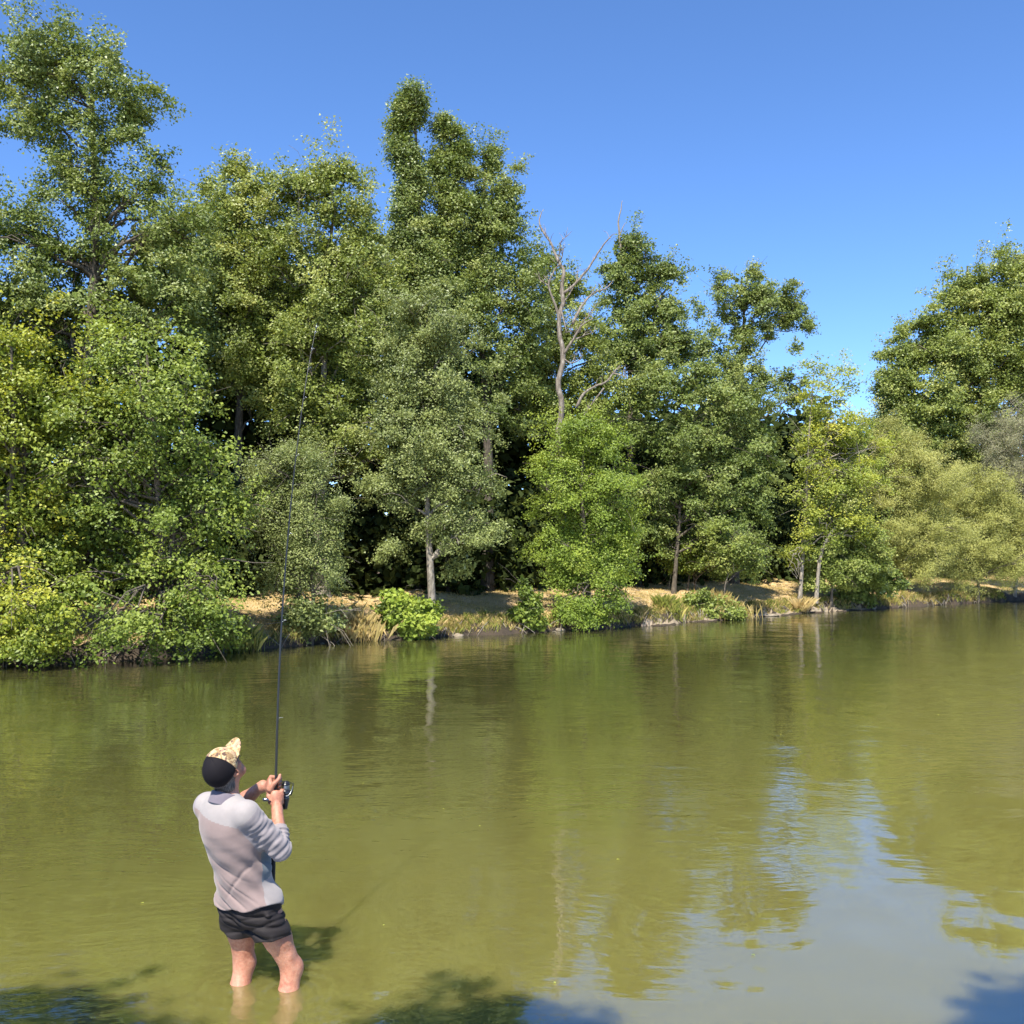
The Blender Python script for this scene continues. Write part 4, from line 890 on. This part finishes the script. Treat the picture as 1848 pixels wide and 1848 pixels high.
for idx in (15, 22, 30, 37, 43, 48, 52, 55, 58, 59):
    c = RP[idx]; d_ = nz(RP[min(idx+1, 59)]-RP[idx-1]); o_ = nz(np.cross(d_, [0, 1, 0])); o_ = o_ if o_[0] > 0 else -o_; r_ = np.interp(idx, [15, 59], [.014, .004]); v_ = np.cross(d_, o_)
    c2 = c+o_*(r_+.008); a_ = np.linspace(0, 2*np.pi, 13); ring = c2+r_*(np.cos(a_)[:, None]*o_+np.sin(a_)[:, None]*v_)
    finish_tube('line_guide', [tube(ring, .0013, 5), tube([c-d_*.02, c2-o_*r_*.6], .0012, 4), tube([c-d_*.025, c+d_*.02], [.008*(1-idx/75)]*2, 8)], m_met, rod)
# reel on the far right side of the grip
ro = nz(np.array([.80, .55, .0])); rc = at(515.5, 1424, 5.90); 
def lathe(c, ax, prof, seg=20):
    ax = nz(ax); u = nz(np.cross(ax, [0, 1, .2])); v = np.cross(ax, u); V = []; a = np.linspace(0, 2*np.pi, seg, endpoint=False)
    for (h_, r_) in prof: V.append(c+ax*h_+r_*(np.cos(a)[:, None]*u+np.sin(a)[:, None]*v))
    V = np.concatenate(V); return V, np.array([(i*seg+j, i*seg+(j+1) % seg, (i+1)*seg+(j+1) % seg, (i+1)*seg+j) for i in range(len(prof)-1) for j in range(seg)])
rax = ru
body_parts = [lathe(rc, rax, [(-.115, .0), (-.115, .014), (-.10, .016), (-.075, .020), (-.055, .024), (-.040, .022), (-.030, .014), (-.03, 0)])]
bv, bf = join(body_parts); reel = mesh_obj('reel', bv, bf, m_blk, rod, smooth=True)
V, Fs = lathe(rc, rax, [(-.036, 0), (-.036, .027), (-.030, .0295), (-.006, .0295), (-.004, .026), (-.004, 0)]); mesh_obj('rotor', V, Fs, m_blk, reel, smooth=True)
V, Fs = lathe(rc, rax, [(-.004, 0), (-.004, .027), (.0, .027), (.002, .021), (.024, .020), (.026, .026), (.030, .026), (.034, .020), (.044, .018), (.048, .010), (.048, 0)]); mesh_obj('spool', V, Fs, m_blk, reel, smooth=True)
V, Fs = lathe(rc, rax, [(.003, .0225), (.023, .0222)]); mesh_obj('wound_line', V, Fs, m_met, reel, smooth=True)
V, Fs = lathe(rc, rax, [(-.0035, .0275), (.0008, .0278)]); mesh_obj('spool_rim', V, Fs, m_met, reel, smooth=True)
sx = nz(np.cross(rax, [0, 1, 0])); sx = sx if sx[0] > 0 else -sx; sy = np.cross(rax, sx)
finish_tube('bail_arm', [tube(smooth_path([rc-rax*.032+sx*.014, rc-rax*.030+sx*.034, rc+rax*.0+sx*.040, rc+rax*.028+sx*.044, rc+rax*.034+sx*.040], 12), [.0045]*6+[.0035]*6, 6),
                         tube(smooth_path([rc+rax*.03+sx*.044, rc+rax*.046+sx*.02-sy*.02, rc+rax*.05-sy*.034, rc+rax*.04-sx*.03-sy*.01], 12), .002, 5)], m_blk, reel)
finish_tube('bail_wire', [tube(smooth_path([rc-rax*.036-sx*.004-sy*.028, rc-rax*.034+sx*.02-sy*.024, rc-rax*.01+sx*.036-sy*.008, rc+rax*.022+sx*.043], 12), .0025, 6)], m_met, reel)
finish_tube('foot', [tube(smooth_path([rc-rax*.05, rc-rax*.045-nz(rc-gR)*.02, gR+nz(rc-gR)*.014-rax*.012], 6), [.009, .007, .006, .006, .007, .008], 8), tube([gR+nz(rc-gR)*.013-ru*.05, gR+nz(rc-gR)*.013+ru*.03], .005, 6)], m_blk, reel)
hk = at(478, 1443, 5.80)
finish_tube('crank', [tube(smooth_path([rc-rax*.06, rc-rax*.06-sx*.035, hk+np.array([.03, 0, -.01]), hk], 10), .005, 6)], m_blk, reel)
finish_tube('crank_knob', [tube([hk+np.array([.022, 0, 0]), hk+np.array([.01, 0, 0]), hk, hk-np.array([.012, 0, 0])], [.006, .0105, .011, .008], 10)], m_met, reel)
print('foliage triangles', TOTAL[0])
